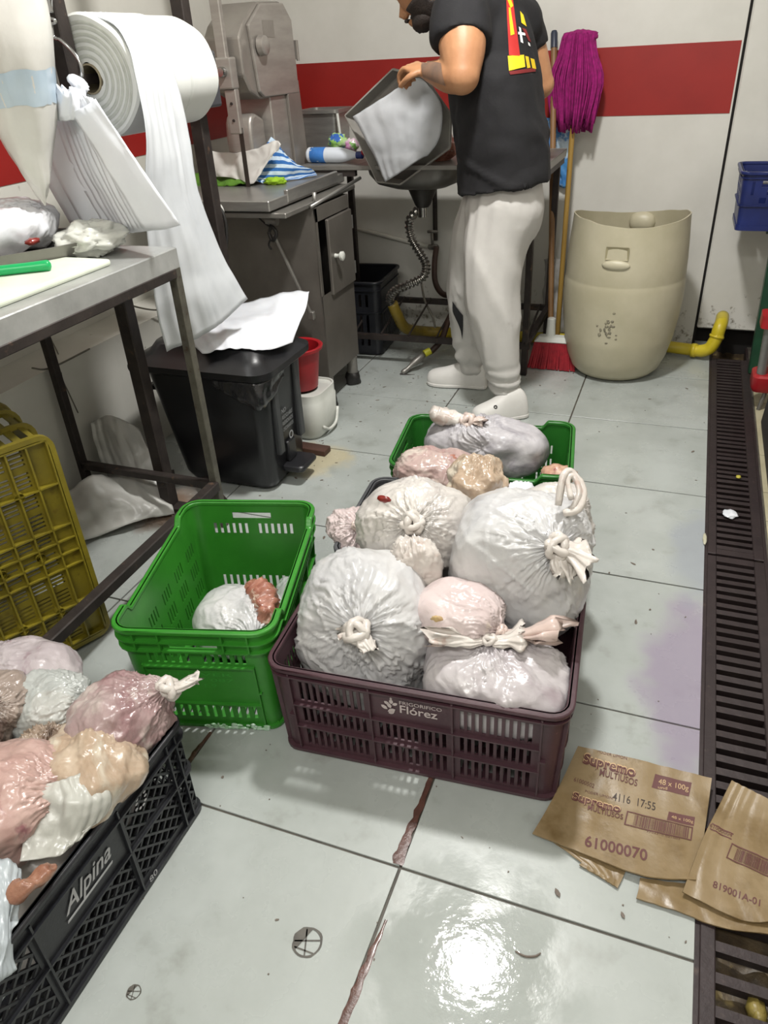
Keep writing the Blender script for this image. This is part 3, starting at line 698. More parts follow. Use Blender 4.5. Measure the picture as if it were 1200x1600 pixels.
def patchy(root, P, mat, name, r=(.012, .008, .006), seed=0):
    m = MB(); m.ell(P, r, 14, 10, fn=lambda d, q: q*(1+.35*noise.noise(d*2+Vector((seed, 0, 0))))); return m.build(name, mat, root, smooth='all')
GM = 'meat bags heaped in the maroon crate'; GK = 'bagged meat in the black crate'; GF = 'bags in the far crates'
# maroon crate
b1, kp = bag('big round white bag at the left of the maroon crate, knotted in front', (-.205, .392, .195), (.157, .142, .188), (.20, -.75, .66), 1, BAGW, GM, .021, tails=[((-.9, -.3, .15), .035, .014, .01), ((.8, -.4, -.35), .045, .016, .012)], fold=.014, reach=1.25, dent=.012, freq=6, creases=20, inside=IM)
b2, kp = bag('slumped greyish bag drooping over the front right rim of the maroon crate', (.100, .315, .20), (.150, .110, .082), (-.18, .15, .9), 2, BAGG, GM, .012, fold=.010, reach=1.3, dent=.016, flat=.85, creases=20, tails=[((-.95, -.1, -.10), .10, .022, .0), ((.8, .1, .1), .06, .03, .0)], inside=IM)
b3, kp = bag('small round pinkish bag in the middle of the maroon heap', (.0, .395, .285), (.090, .080, .068), (.80, -.28, .05), 3, BAGP, GM, .012, KNOTP, tails=[((.95, -.15, -.02), .10, .030, .0)], fold=.007, reach=1.5, dent=.006, creases=10, inside=IM)
patchy(b3, at(683, 968, y=.326), M('yellow_fat', '#c0a878', '#a98a60', 60, .4), 'fat_spot', (.014, .004, .009), 3)
b4, kp = bag('large smooth white bag at the right of the maroon crate with tied handles', (.090, .565, .315), (.150, .122, .165), (.42, -.48, .62), 4, BAGW, GM, .020, tails=[((.35, -.5, -.75), .06, .022, .0), ((.8, .3, -.25), .05, .045, .01)], fold=.013, reach=.9, dent=.012, n=2.8, creases=16, freq=5, inside=IM)
L = [at(872, 790, y=.53), at(880, 745, y=.56), at(893, 738, y=.58), at(912, 765, y=.56), at(905, 795, y=.53), at(880, 802, y=.52)]
m = MB(); Q = cr(L, 26); m.tube(Q, [.0075*(1+.3*noise.noise(q*70)) for q in Q], 8); m.build('handle_loop', KNOTM, b4, smooth='all')
L = [at(893, 780, y=.53), at(887, 750, y=.56), at(897, 745, y=.57), at(905, 770, y=.55), at(893, 798, y=.53)]
m = MB(); Q = cr(L, 22); m.tube(Q, [.006*(1+.3*noise.noise(q*70)) for q in Q], 8); m.build('handle_loop', KNOTM, b4, smooth='all')
b5, kp = bag('creased white bag at the back left of the maroon heap with a bulging tail', (-.165, .62, .325), (.140, .105, .110), (.16, -.62, .52), 5, BAGW2, GM, .020, fold=.013, reach=1.2, dent=.010, freq=7, creases=14, inside=IM)
m = MB(); tp = kp+Vector((.0, -.01, -.012))
bl = blob(tp+Vector((.028, -.050, -.060)), (.055, .036, .070), (-.25, .2, 1), 55, fold=.010, dent=.007, reach=1.6, nz=60, na=80); bl.build('loose_end', KNOTM, b5, smooth='all', merge=False)
patchy(b5, at(600, 780, y=.545), BLOOD, 'blood_spot', (.016, .006, .008), 5)
# grey crate
b6, kp = bag('pink wrinkled bag poking out at the left end of the grey crate', (-.36, .70, .215), (.075, .085, .075), (.3, -.5, .7), 6, BAGP, GF, .012, KNOTP, fold=.010, reach=1.6, dent=.010, freq=7, inside=IK)
patchy(b6, at(578, 805, y=.63), BLOOD, 'blood_spot', (.02, .008, .008), 8)
b7, kp = bag('cream and brown lump of fatty meat in a clear bag behind the white bags', (-.095, .905, .275), (.080, .075, .095), (.1, .2, 1), 7, BAGCR, GF, 0, fold=.006, reach=.7, dent=.022, creases=8, inside=IK)
b8, kp = bag('pale pink veined bag lying across the front rim of the far green crate', (-.245, 1.03, .235), (.125, .085, .075), (-.9, .1, .1), 8, BAGPM, GF, 0, fold=.007, reach=1.6, dent=.012)
patchy(b8, at(690, 712, y=1.03), MEAT, 'red_edge', (.045, .014, .008), 2)
b9, kp = bag('rounded white bag tucked behind the tied handles at the right of the heap', (.115, .80, .275), (.10, .085, .105), (.5, -.2, .6), 9, BAGW2, GF, 0, fold=.006, reach=1, dent=.010, inside=IK)
b10, kp = bag('plain white bag deep in the grey crate, only its top showing', (-.11, .76, .16), (.15, .13, .12), (0, 0, 1), 10, BAGW, GF, 0, fold=.006, dent=.012, nz=60, na=80, inside=IK)
b12, kp = bag('thin white bag between the cream lump and the dark crate wall', (.02, .905, .235), (.06, .07, .07), (0, .2, 1), 12, SHEETW, GF, 0, fold=.006, dent=.012, nz=60, na=80, inside=IK)
# far green crate
b11, kp = bag('long frosted grey bag in the far green crate, tied in a bow on top', (-.160, 1.275, .220), (.188, .088, .082), (-.42, -.22, .75), 11, BAGFZ, GF, .020, KNOTP, tails=[((.9, -.2, .15), .05, .022, .015)], fold=.014, reach=.75, dent=.014, n=2.8, inside=IF_)
m = MB(); m.tube(cr([kp, kp+Vector((-.035, .0, .006)), kp+Vector((-.075, .005, .010)), kp+Vector((-.105, .0, .022)), kp+Vector((-.118, -.005, .034))], 26), [.010+.017*math.sin(min(1, i_/15)*pi/2)-.012*max(0, (i_-19)/6) for i_ in range(26)], 22)
m.v = [tuple(Vector(p)+Vector((0, .3, 1))*(.007*noise.noise(Vector(p)*45)+.003*noise.noise(Vector(p)*120))) for p in m.v]; m.build('loose_end', KNOTM, b11, smooth='all')
o = sheet('clear_bag', [[(-.37, 1.17, .17), (-.34, 1.14, .20), (-.27, 1.14, .18)], [(-.37, 1.22, .15), (-.32, 1.2, .17), (-.27, 1.19, .16)], [(-.36, 1.27, .10), (-.31, 1.26, .13), (-.25, 1.25, .12)]], CLEAR, None, amp=.012, fs=20); tag(o, 'thin clear bag crumpled in the left corner of the far green crate', 'bag', GF)
m = MB(); m.ell((.075, 1.20, .195), (.050, .035, .03), 18, 12, fn=lambda d, q: q*(1+.3*noise.noise(d*2.2)))
tag(m.build('meat_piece', FATMEAT, None, smooth='all'), 'small brownish piece of meat by the front rim of the far green crate', 'meat')
# near green crate
g1, kp = bag('white knotted bag lying in the near green crate', (-.575, .445, .085), (.115, .105, .076), (.62, -.62, .22), 21, BAGW, 'contents of the near green crate', .016, fold=.008, reach=1.3, dent=.008, freq=7, inside=IG)
o = sheet('clear_bag', [[(-.545, .60, .10), (-.49, .59, .135), (-.455, .57, .13)], [(-.53, .54, .12), (-.48, .53, .15), (-.45, .52, .12)], [(-.52, .47, .05), (-.47, .46, .07), (-.445, .45, .05)]], CLEAR, None, amp=.014, fs=22); tag(o, 'thin clear bag in the right corner of the near green crate, behind the meat', 'bag')
m = MB(); cs = [at(u, v, z=zz) for u, v, zz in ((386, 920, .145), (402, 925, .150), (414, 940, .150), (418, 958, .14), (415, 975, .115))]
m.tube(cr(cs, 32), [r_*(1+.1*math.sin(i_*1.7)) for i_, r_ in enumerate(np.interp(np.linspace(0, 1, 32), [0, .08, .25, .6, .85, 1], [.014, .026, .033, .034, .028, .012]))], 24)
m.v = [tuple(Vector(p)*1+Vector((1, .3, .8))*(.016*noise.noise(Vector(p)*30)+.007*noise.noise(Vector(p)*75)+.003*noise.noise(Vector(p)*170))) for p in m.v]
tag(m.build('meat_strip', MEAT, None, smooth='all'), 'curved slab of raw brownish red meat resting on the bag in the near green crate', 'meat')
# black crate
k1, kp = bag('purplish meat bag at the far end of the black crate with a white twisted tail', at(212, 1140, z=.26)-Vector((.03, 0, 0)), (.080, .095, .085), (.55, .50, .42), 31, BAGPUR, GK, .018, KNOTM, tails=[((.75, .25, .25), .052, .016, .0)], fold=.008, reach=1.2, dent=.012, creases=16, inside=IB)
k2, kp = bag('plain milky white bag in the middle of the black crate heap', at(72, 1112, z=.255)-Vector((0, -.01, 0)), (.088, .070, .062), (.9, .3, .3), 32, BAGCL, GK, 0, fold=.007, reach=1.6, dent=.008, creases=16, inside=IB)
m = MB(); m.ell(at(72, 1118, z=.245), (.068, .052, .045), 20, 14, fn=lambda d, q: q*(1+.2*noise.noise(d*2))); m.build('meat', FATMEAT, k2, smooth='all')
k3, kp = bag('large pale bag with grey-pink meat beside the yellow crate', (-.775, -.005, .235), (.110, .085, .085), (-.5, -.3, .7), 33, film('bag_pale_meat', '#bdb5b6', '#a3979b', '#866a72', 7, (.54, .62)), GK, 0, fold=.006, reach=1.1, dent=.008, creases=14, inside=IB)
k4, kp = bag('brownish veined bag at the left edge of the photo, above the pink one', at(-22, 1112, z=.285), (.075, .080, .060), (.5, -.2, .5), 34, film('bag_brown_veins', '#a89a90', '#86766d', '#65544d', 11, (.52, .62)), GK, 0, fold=.010, reach=1.5, dent=.012, inside=IB)
k5, kp = bag('torn clear bag of yellowish fatty meat by the black crate wall, its flap hanging down', at(140, 1212, z=.255), (.095, .090, .070), (-.2, .75, .35), 35, BAGCR, GK, 0, fold=.008, reach=1.2, dent=.014, creases=14, inside=IB)
sheet('film_flap', [[at(150, 1195, z=.315), at(110, 1215, z=.325), at(75, 1225, z=.32)], [at(175, 1245, z=.29), at(120, 1255, z=.31), at(55, 1262, z=.30)], [at(165, 1280, z=.262), at(105, 1310, z=.268), at(40, 1300, z=.28)], [at(110, 1312, z=.262), at(95, 1335, z=.262), at(30, 1345, z=.27)]], M('torn_film', '#cfcfc8', '#bdbdb5', 5, .25, 0, .5, 30, alpha=.72), k5, 40, 34, amp=.010, fs=20, ridge=.007)
k6, kp = bag('pink meat bag with yellow fat patches at the left edge of the photo', at(8, 1255, z=.27), (.095, .105, .080), (.7, .3, .2), 36, film('bag_pink_fat', '#bfa49b', '#a9867f', '#8f6064', 8, (.58, .64)), GK, 0, fold=.008, reach=1.5, dent=.010, inside=IB)
k7, kp = bag('small brown wrinkled bag wedged between the larger ones in the black crate', at(72, 1185, z=.235), (.06, .055, .05), (.2, .2, .8), 37, film('bag_small_brown', '#a89786', '#8a7666', '#6d5a4c', 12, (.5, .6)), GK, 0, fold=.01, reach=1.6, dent=.014, inside=IB)
m = MB(); cs = [at(u, v, z=zz) for u, v, zz in ((18, 1398, .27), (35, 1390, .28), (55, 1375, .28), (72, 1362, .275), (84, 1350, .265))]
m.tube(cr(cs, 30), [.006, .011, .014, .016, .0165, .016, .015, .014, .013, .0125, .012, .0115, .011, .011, .011, .0115, .012, .0125, .013, .013, .013, .0125, .012, .0115, .011, .010, .009, .008, .006, .004], 18)
m.v = [tuple(Vector(p)+Vector((.6, .4, 1))*(.008*noise.noise(Vector(p)*55)+.004*noise.noise(Vector(p)*130))) for p in m.v]
tag(m.build('meat_bone', BONE, None, smooth='all'), 'orange-brown bony meat end lying on the rim of the black crate', 'meat')
o = sheet('white_bag', [[at(-30, 1330, z=.28), at(5, 1345, z=.29), at(28, 1370, z=.27)], [at(-30, 1400, z=.28), at(12, 1415, z=.275), at(36, 1425, z=.258)], [at(-30, 1450, z=.27), at(8, 1480, z=.262), at(28, 1460, z=.250)], [at(-35, 1530, z=.24), at(-8, 1540, z=.235), at(14, 1512, z=.222)]], M('film_bluish', '#bcc4c8', '#a5adb2', 6, .25, 0, .4, 30, alpha=.88), None, 30, 34, amp=.016, fs=18, ridge=.012); tag(o, 'crumpled white bag hanging over the black crate rim at the lower left corner', 'bag', GK)
k8, kp = bag('white bag low inside the black crate, seen through the lattice', (-.56, -.30, .115), (.10, .14, .10), (0, 0, 1), 38, BAGW2, GK, 0, fold=.005, dent=.012, nz=50, na=60, inside=IB)
k9, kp = bag('pale bag low at the far end inside the black crate lattice', (-.60, -.10, .105), (.10, .075, .085), (0, 0, 1), 39, BAGG, GK, 0, fold=.005, dent=.012, nz=50, na=60, inside=IB)


# ------------------------------------------------------------------ work table
t = thing('work_table', 'steel-topped work table on thin dark iron legs along the left wall', 'table', (-1.25, .3, 0))
XE, YE, ZT = -.925, .945, .868
m = MB(); m.box((-1.56, -.75, ZT-.006), (XE, YE, ZT)); m.box((XE-.002, -.75, ZT-.052), (XE+.001, YE, ZT-.001)); m.box((-1.56, YE-.002, ZT-.045), (XE, YE+.001, ZT-.001)); m.build('table_top', M('table_steel', '#b4b5b3', '#9c9d9b', 9, .36, .35, .35, 30), t, bevel=.0015)
for x0, y0 in ((XE-.012, YE-.012), (-1.455, YE-.012), (XE-.012, -.70), (-1.455, -.70)):
    m = MB(); m.bar((x0, y0, 0), (x0, y0, ZT-.05), .026, .026); m.build('leg', IRONG if x0 > -1.2 and y0 > 0 else IRON, t, bevel=.002)
for a, b, w in (((XE-.010, YE-.02, ZT-.062), (XE-.010, -.72, ZT-.062), .026), ((XE-.02, YE-.014, ZT-.06), (-1.455, YE-.014, ZT-.06), .026), ((XE-.008, YE-.02, .155), (XE+.025, -.72, .155), .032), ((XE-.02, YE-.012, .150), (-1.455, YE-.012, .150), .026)):
    m = MB(); m.bar(a, b, w, w); m.build('rail', IRON, t, bevel=.003)
# ------------------------------------------------------------------ roll stand and rolls
XR, YB, YA = -1.165, .974, 1.512; ZR = 1.255
t = thing('roll_stand', 'dark iron stand of two posts and a spindle carrying the plastic rolls', 'stand', (XR, 1.2, 0))
for yy in (YB, YA):
    m = MB(); m.bar((XR, yy, .012), (XR, yy, 1.9), .042, .042, up=(1, 0, 0)); m.build('post', IRON, t, bevel=.003)
m = MB(); m.bar((XR-.42, YB-.005, .012), (XR+.20, YB-.005, .012), .05, .024); m.build('foot_bar', IRON, t)
m = MB(); m.bar((XR-.30, YA, .012), (XR+.20, YA, .012), .05, .024); m.build('foot_bar', IRON, t)
m = MB(); m.bar((XR-.33, YB+.02, .03), (XR-.09, YB+.16, .03), .035, .03); m.build('brace', IRON, t)
m = MB(); m.bar((XR+.03, YB+.155, .03), (XR+.19, YB+.03, .03), .035, .03); m.build('brace', IRON, t)
m = MB(); m.bar((XR+.025, YB-.02, ZR), (XR+.025, YA+.03, ZR), .022); m.build('spindle', IRON, t)
m = MB(); m.box((XR-.01, YA-.035, ZR-.10), (XR+.075, YA+.035, ZR+.05)); m.build('bearing_block', M('block_grey', '#4b4c51', '#3e3f43', 8, .45), t, bevel=.008, seg=2)
def roll(y0, y1, r, lab):
    o = thing('plastic_roll', lab, 'roll', (XR+.04, y0, ZR), 'rolls of plastic film on the stand')
    def wob(i, a): return (.0022*math.sin(3*a+1)+.0015*math.sin(7*a), 0)
    m = MB(); m.lathe([(.034, 0), (r-.006, 0), (r, .006), (r, y1-y0-.006), (r-.006, y1-y0), (.034, y1-y0)], (XR+.04, y0, ZR), 64, (0, 1, 0), wob=wob, cap=False); m.build('wound_film', ROLLW, o, smooth=True)
    m = MB()
    for q in (.045, .062, .078, .09, .104, .115): m.lathe([(q, -.0008), (q+.004, -.0022), (q+.008, -.0008)], (XR+.04, y0, ZR), 64, (0, 1, 0), cap=False)
    m.build('winding_edge', ROLLE, o, smooth=True)
    m = MB(); m.lathe([(.030, -.004), (.034, -.004), (.034, y1-y0+.004), (.030, y1-y0+.004), (.030, -.004)], (XR+.04, y0, ZR), 32, (0, 1, 0), cap=False); m.build('core_tube', M('core_card', '#a3987f', '#8c8169', 20, .7), o, smooth=True)
    return o
r1 = roll(1.0, 1.238, .138, 'white plastic roll nearer the camera, its long sheet hanging down to the bin')
r2 = roll(1.246, 1.385, .134, 'white plastic roll farther back on the stand, beside the bone saw')
X0 = XR+.04
sheet('hanging_sheet', [[(X0+.00, 1.015, ZR+.141), (X0+.00, 1.08, ZR+.141), (X0+.00, 1.15, ZR+.141)], [(X0+.10, 1.01, ZR+.100), (X0+.10, 1.08, ZR+.100), (X0+.10, 1.15, ZR+.100)], [(X0+.142, .99, ZR+.00), (X0+.142, 1.08, ZR+.00), (X0+.145, 1.155, ZR+.00)], [(X0+.148, .965, ZR-.14), (X0+.150, 1.07, ZR-.14), (X0+.150, 1.165, ZR-.14)],
  [(X0+.12, .955, ZR-.28), (X0+.155, 1.06, ZR-.28), (X0+.160, 1.155, ZR-.28)], [(X0+.10, .955, ZR-.44), (X0+.160, 1.08, ZR-.44), (X0+.168, 1.20, ZR-.44)], [(X0+.08, .96, ZR-.57), (X0+.155, 1.09, ZR-.555), (X0+.175, 1.23, ZR-.53)], [(X0+.07, .985, ZR-.70), (X0+.155, 1.12, ZR-.665), (X0+.190, 1.265, ZR-.615)]], M('sheet_film', '#dcdfe2', '#cdd1d6', 4, .3, 0, .12, 25, alpha=.94), r1, 40, 48, .010, 5, .0012, .010)
# hook and the bag stack hanging on it
h = tag(MB().tube(cr([at(u, v, y=.93) for u, v in ((78, -10), (78, 8), (80, 20))], 8), .006).tube(cr([at(u, v, y=.93) for u, v in ((72, 28), (84, 30), (86, 36), (74, 38))], 10), .004, closed=True).tube(cr([at(u, v, y=.93) for u, v in ((80, 40), (84, 58), (94, 62), (115, 82), (126, 100), (128, 118), (122, 128))], 20), .0042).build('wire_hook', CHROME, None, smooth='all'), 'bent shiny wire hook hanging by the stand post', 'hook')
t = thing('bag_stack', 'stack of white plastic bags hung from the wire hook, fanning down to the table', 'bags', tuple(at(125, 125, y=.90)))
def pt(u, v, y): return at(u, v, y=y)
NL = 13
for i in range(NL):
    f = i/(NL-1); g_ = (0, .16, .42, .50, .56, .61, .65, .70, .74, .79, .84, .92, 1)[i]; y = .955-.10*f
    TL = (48+88*g_, 188-45*f); TR = (110+38*f, 142+12*f); BL = (112+130*g_, 352+8*math.sin(f*3)); BR = (196+86*f, 366-14*f)
    ML = ((TL[0]+BL[0])/2-12+14*f, (TL[1]+BL[1])/2+2); MR = ((TR[0]+BR[0])/2+10*(1-f), (TR[1]+BR[1])/2+4*(1-f))
    if i == NL-1: TL = (112, 176); ML = (168, 268); BL = (226, 360)
    sheet('bag_sheet', [[pt(*TL, y), pt((TL[0]+TR[0])/2, (TL[1]+TR[1])/2+3, y-.004), pt(*TR, y)], [pt(*ML, y-.012), pt((ML[0]+MR[0])/2, (ML[1]+MR[1])/2, y-.02), pt(*MR, y-.012)], [pt(*BL, y-.0), pt((BL[0]+BR[0])/2, (BL[1]+BR[1])/2+3, y-.008), pt(*BR, y)]], PAPERW, t, 12, 16, .004, 14, .0012, .004, i)
m = MB()
sheet('gathered_top', [[pt(58, 116, .90), pt(80, 128, .88), pt(105, 138, .87), pt(132, 128, .89)], [pt(74, 148, .90), pt(92, 150, .86), pt(112, 150, .85), pt(136, 152, .88)], [pt(35, 180, .91), pt(75, 176, .87), pt(112, 172, .85), pt(140, 168, .88)], [pt(42, 190, .91), pt(78, 188, .88), pt(112, 186, .86), pt(140, 180, .88)]], PAPERW, t, 30, 20, .006, 22, .0012, .03)
m = MB(); m.ell(at(122, 130, y=.90), (.028, .022, .013), 18, 12, rot=Matrix.Rotation(.6, 3, 'Y'), fn=lambda d, q: q*(1+.25*noise.noise(d*3))); m.build('tied_wad', PAPERW, t, smooth='all')
# big hanging bag, top left
def hb(d, q):
    f = d.z
    if f < 0: k = (1+f)**.55; q = Vector((q.x*(k*.9+.1), q.y*(k*.9+.1), q.z))
    return q*(1+.08*noise.noise(d*2.2)+.03*noise.noise(d*6))
o = thing('hanging_bag', 'big milky white bag with a bluish band, hanging at the top left corner', 'bag', tuple(at(25, 60, y=.80)))
HBM = M('hanging_film', '#d8d7d2', '#c6c3bd', 4, .3, 0, .25, 18, coat=.2)
m = MB(); m.ell(at(2, 60, y=.80), (.115, .11, .35), 48, 40, fn=hb); m.build('bag_film', HBM, o, smooth='all')
BLU = M('blue_band', '#bccad4', '#aabccb', 6, .3, 0, .2, 18, coat=.2)
cB = at(2, 60, y=.80); zb = at(20, 140, y=.70).z
m = MB(); R_ = []
for i in range(7):
    for j in range(41):
        an = 2*pi*j/40; z = zb+.035*(1-i/3)+.006*noise.noise(Vector((an*2, i, 0)))
        f = (z-cB.z)/.35; rad = math.sqrt(max(0, 1-f*f)); k = (1+f)**.55*.9+.1 if f < 0 else 1; d = Vector((math.cos(an)*rad, math.sin(an)*rad, f)).normalized()
        q = hb(d, Vector((d.x*.115, d.y*.11, d.z*.35))); m.v.append(tuple(cB+q*1.008))
for i in range(6):
    for j in range(40): m.f.append((i*41+j, i*41+j+1, (i+1)*41+j+1, (i+1)*41+j)); m.mi.append(0)
m.build('printed_band', BLU, o, smooth='all')
m = MB(); m.tube([cB+Vector((0, 0, .34)), cB+Vector((.0, 0, .8))], .006, 8); m.build('cord', M('cord', '#c9c6bd', None, rough=.7), o)
# ------------------------------------------------------------------ things on the table
m = MB(); m.box((-1.42, -.2, ZT), (-.975, .745, ZT+.016)); tag(m.build('cutting_board', CUTB, None, bevel=.006, seg=2), 'white plastic cutting board on the work table under the tray', 'cutting board')
ZB = ZT+.016
def tray_(): 
    o = thing('steel_tray', 'dented steel tray at the left edge of the photo, a white bag in it', 'tray', (-1.22, .46, ZB))
    c = Vector((-1.262, .715, ZB)); m = MB(); P0 = []; n = 40
    def ring(rx, ry, z): 
        out = []
        for i in range(n):
            a = 2*pi*i/n; x = abs(math.cos(a))**.5*math.copysign(1, math.cos(a))*rx*.9; y = abs(math.sin(a))**.5*math.copysign(1, math.sin(a))*ry*.9; x, y = x*.83+y*.56, -x*.56+y*.83; out.append((c.x+x, c.y+y, c.z+z+.0015*noise.noise(Vector((x*30, y*30, z)))))
        return out
    R = [ring(.10, .19, .0015), ring(.125, .215, .0015), ring(.140, .230, .03), ring(.145, .235, .03), ring(.143, .233, .027), ring(.128, .218, -.0), ring(.10, .19, 0)]
    for r in R: m.v += r
    for i in range(len(R)-1):
        for j in range(n): m.f.append((i*n+j, i*n+(j+1) % n, (i+1)*n+(j+1) % n, (i+1)*n+j)); m.mi.append(0)
    m.f += [tuple(range(n)), tuple(range((len(R)-1)*n, len(R)*n))]; m.mi += [0, 0]
    m.build('pan', STEELD, o, smooth=True)
tray_()
bag('white bag of trimmings lying in the steel tray on the work table', (-1.30, .75, ZB+.062), (.115, .155, .060), (.6, .6, .3), 61, M('tray_bag', '#dfe0e4', '#cfd0d6', 7, .3, 0, .3, 30, coat=.2), None, 0, fold=.006, dent=.016, creases=14, nz=80, na=100)
m = MB(); m.ell(at(51, 377, z=ZB+.045), (.014, .02, .008), 14, 10, fn=lambda d, q: q*(1+.3*noise.noise(d*2))); tag(m.build('meat_scrap', BLOOD, None, smooth='all'), 'tiny dark red scrap of meat on the bag in the steel tray', 'meat')
m = MB(); m.ell((-1.10, .835, ZT+.040), (.080, .085, .040), 60, 40, fn=lambda d, q: q*(1+.30*noise.noise(d*2.3)+.14*abs(noise.noise(d*6))+.07*noise.noise(d*14)))
tag(m.build('clear_bag', M('crumpled_clear', '#dadbd4', '#c9cac2', 6, .2, 0, .4, 40, alpha=.9), None, smooth='all'), 'crumpled clear bag on the work table between tray and bag stack', 'bag')
t = thing('knife', 'knife with a bright green handle lying on the cutting board', 'knife', tuple(at(40, 418, z=ZB+.01)))
ka, kb = at(80, 414, z=ZB+.012), at(-45, 428, z=ZB+.012)
m = MB(); m.tube(cr([ka, ka+(kb-ka)*.1, ka+(kb-ka)*.5, ka+(kb-ka)*.9, kb], 14), [.004, .011, .0125, .0125, .012, .0115, .0115, .0115, .0115, .0115, .012, .0125, .012, .009], 12); m.build('handle', KNIFEG, t, smooth='all')
kd = (kb-ka).normalized(); ks = Vector((0, 0, 1)).cross(kd)
m = MB(); m.prism([kb, kb+ks*.028, kb+kd*.13+ks*.024, kb+kd*.17], (0, 0, .0018)); m.build('blade', CHROME, t)
# ------------------------------------------------------------------ pedal bin
t = thing('pedal_bin', 'black pedal bin with a domed lid behind the end of the work table', 'bin', (-1.06, 1.30, 0))
def rrect(x0, x1, y0, y1, r, z, n=6):
    o = []
    for cx, cy, a0 in ((x1-r, y0+r, -pi/2), (x1-r, y1-r, 0), (x0+r, y1-r, pi/2), (x0+r, y0+r, pi)):
        for i in range(n+1): a = a0+pi/2*i/n; o.append((cx+r*math.cos(a), cy+r*math.sin(a), z))
    return o
def loft(m, rings, caps=True):
    n = len(rings[0]); b = len(m.v)
    for r in rings: m.v += [tuple(p) for p in r]
    for i in range(len(rings)-1):
        for j in range(n): m.f.append((b+i*n+j, b+i*n+(j+1) % n, b+(i+1)*n+(j+1) % n, b+(i+1)*n+j)); m.mi.append(0)
    if caps: m.f += [tuple(b+j for j in range(n))[::-1], tuple(b+(len(rings)-1)*n+j for j in range(n))]; m.mi += [0, 0]
    return m
BX0, BX1, BY0, BY1 = -1.235, -.872, 1.15, 1.43
m = MB(); loft(m, [rrect(BX0+.02, BX1-.01, BY0+.02, BY1-.02, .04, .012), rrect(BX0, BX1+.005, BY0+.01, BY1-.01, .045, .04), rrect(BX0-.06, BX1+.020, BY0-.015, BY1+.02, .05, .425)]); m.build('bin_body', BINP, t, smooth=True)
m = MB(); m.box((BX1+.004, BY0+.05, .13), (BX1+.026, BY0+.085, .41)); m.box((BX1+.004, BY1-.075, .13), (BX1+.026, BY1-.04, .41)); m.build('front_rib', M('bin_dark_grey', '#3a3b3d', '#323335', 8, .4), t, bevel=.006, seg=2)
lx0, lx1, ly0, ly1 = BX0-.10, BX1+.045, BY0-.03, BY1+.04
m = MB(); loft(m, [rrect(lx0, lx1, ly0, ly1, .06, .420), rrect(lx0-.008, lx1+.008, ly0-.008, ly1+.008, .065, .427), rrect(lx0-.008, lx1+.008, ly0-.008, ly1+.008, .065, .447), rrect(lx0+.01, lx1-.02, ly0+.015, ly1-.015, .06, .462), rrect(lx0+.045, lx1-.035, ly0+.035, ly1-.035, .05, .474), rrect(lx0+.065, lx1-.05, ly0+.055, ly1-.055, .05, .502), rrect(lx0+.13, lx1-.09, ly0+.10, ly1-.10, .04, .512)]); m.build('lid', BINP, t, smooth=True)
m = MB(); m.lathe([(.022, 0), (.024, .004), (.024, .30), (.022, .304)], (lx0+.012, ly0+.012, .428), 20, (0, 1, 0)); m.build('hinge', BINP, t, smooth=True)
m = MB(); m.bar((lx0+.03, BY0+.03, .345), (BX0-.045, BY0+.03, .345), .014); m.bar((lx0+.03, BY1-.03, .345), (BX0-.045, BY1-.03, .345), .014); m.bar((lx0+.03, BY0+.02, .345), (lx0+.03, BY1-.02, .345), .018); m.build('grip_bar', BINP, t)
m = MB(); loft(m, [rrect(BX1-.005, BX1+.075, BY0+.085, BY0+.20, .02, .05), rrect(BX1-.005, BX1+.085, BY0+.08, BY0+.205, .02, .06), rrect(BX1-.005, BX1+.08, BY0+.085, BY0+.20, .02, .074)]); m.box((BX1, BY0+.115, .074), (BX1+.02, BY0+.17, .15)); m.build('pedal', BLACKP, t, smooth=True, bevel=.004)
GT = M('bin_print', '#8f9092', None, rough=.5)
for s_, z, hh in (('NO', .262, .016), ('RECICLABLE', .240, .014), ('RESIDUOS', .218, .014), ('ORDINARIOS', .196, .014)):
    x_ = BX1+.006+.016*((z+.0)-.04)/.385; text('lettering', s_, (x_+.003, BY0+.10, z), (0, 1, 0), (.042, 0, 1), .075 if len(s_) > 3 else .03, hh, GT, t)
m = MB(); m.lathe([(.009, 0), (.012, .0006), (.015, 0)], (BX1+.024, BY0+.137, .172), 20, (1, 0, .0), cap=False); m.build('emblem', GT, t)
LINER = M('liner_black', '#1d1d20', '#2a2a2d', 12, .22, 0, .5, 40, coat=.3)
sheet('bin_liner', [[(BX1-.15, BY0-.022, .418), (BX1-.06, BY0-.024, .418), (BX1+.012, BY0-.016, .418), (BX1+.034, BY0+.04, .418), (BX1+.036, BY0+.12, .418)], [(BX1-.14, BY0-.026, .395), (BX1-.06, BY0-.030, .37), (BX1+.018, BY0-.024, .355), (BX1+.038, BY0+.04, .38), (BX1+.036, BY0+.12, .40)], [(BX1-.11, BY0-.018, .385), (BX1-.06, BY0-.022, .350), (BX1+.010, BY0-.018, .325), (BX1+.030, BY0+.04, .350), (BX1+.032, BY0+.12, .392)]], LINER, t, 40, 14, .006, 22, .001, .012)
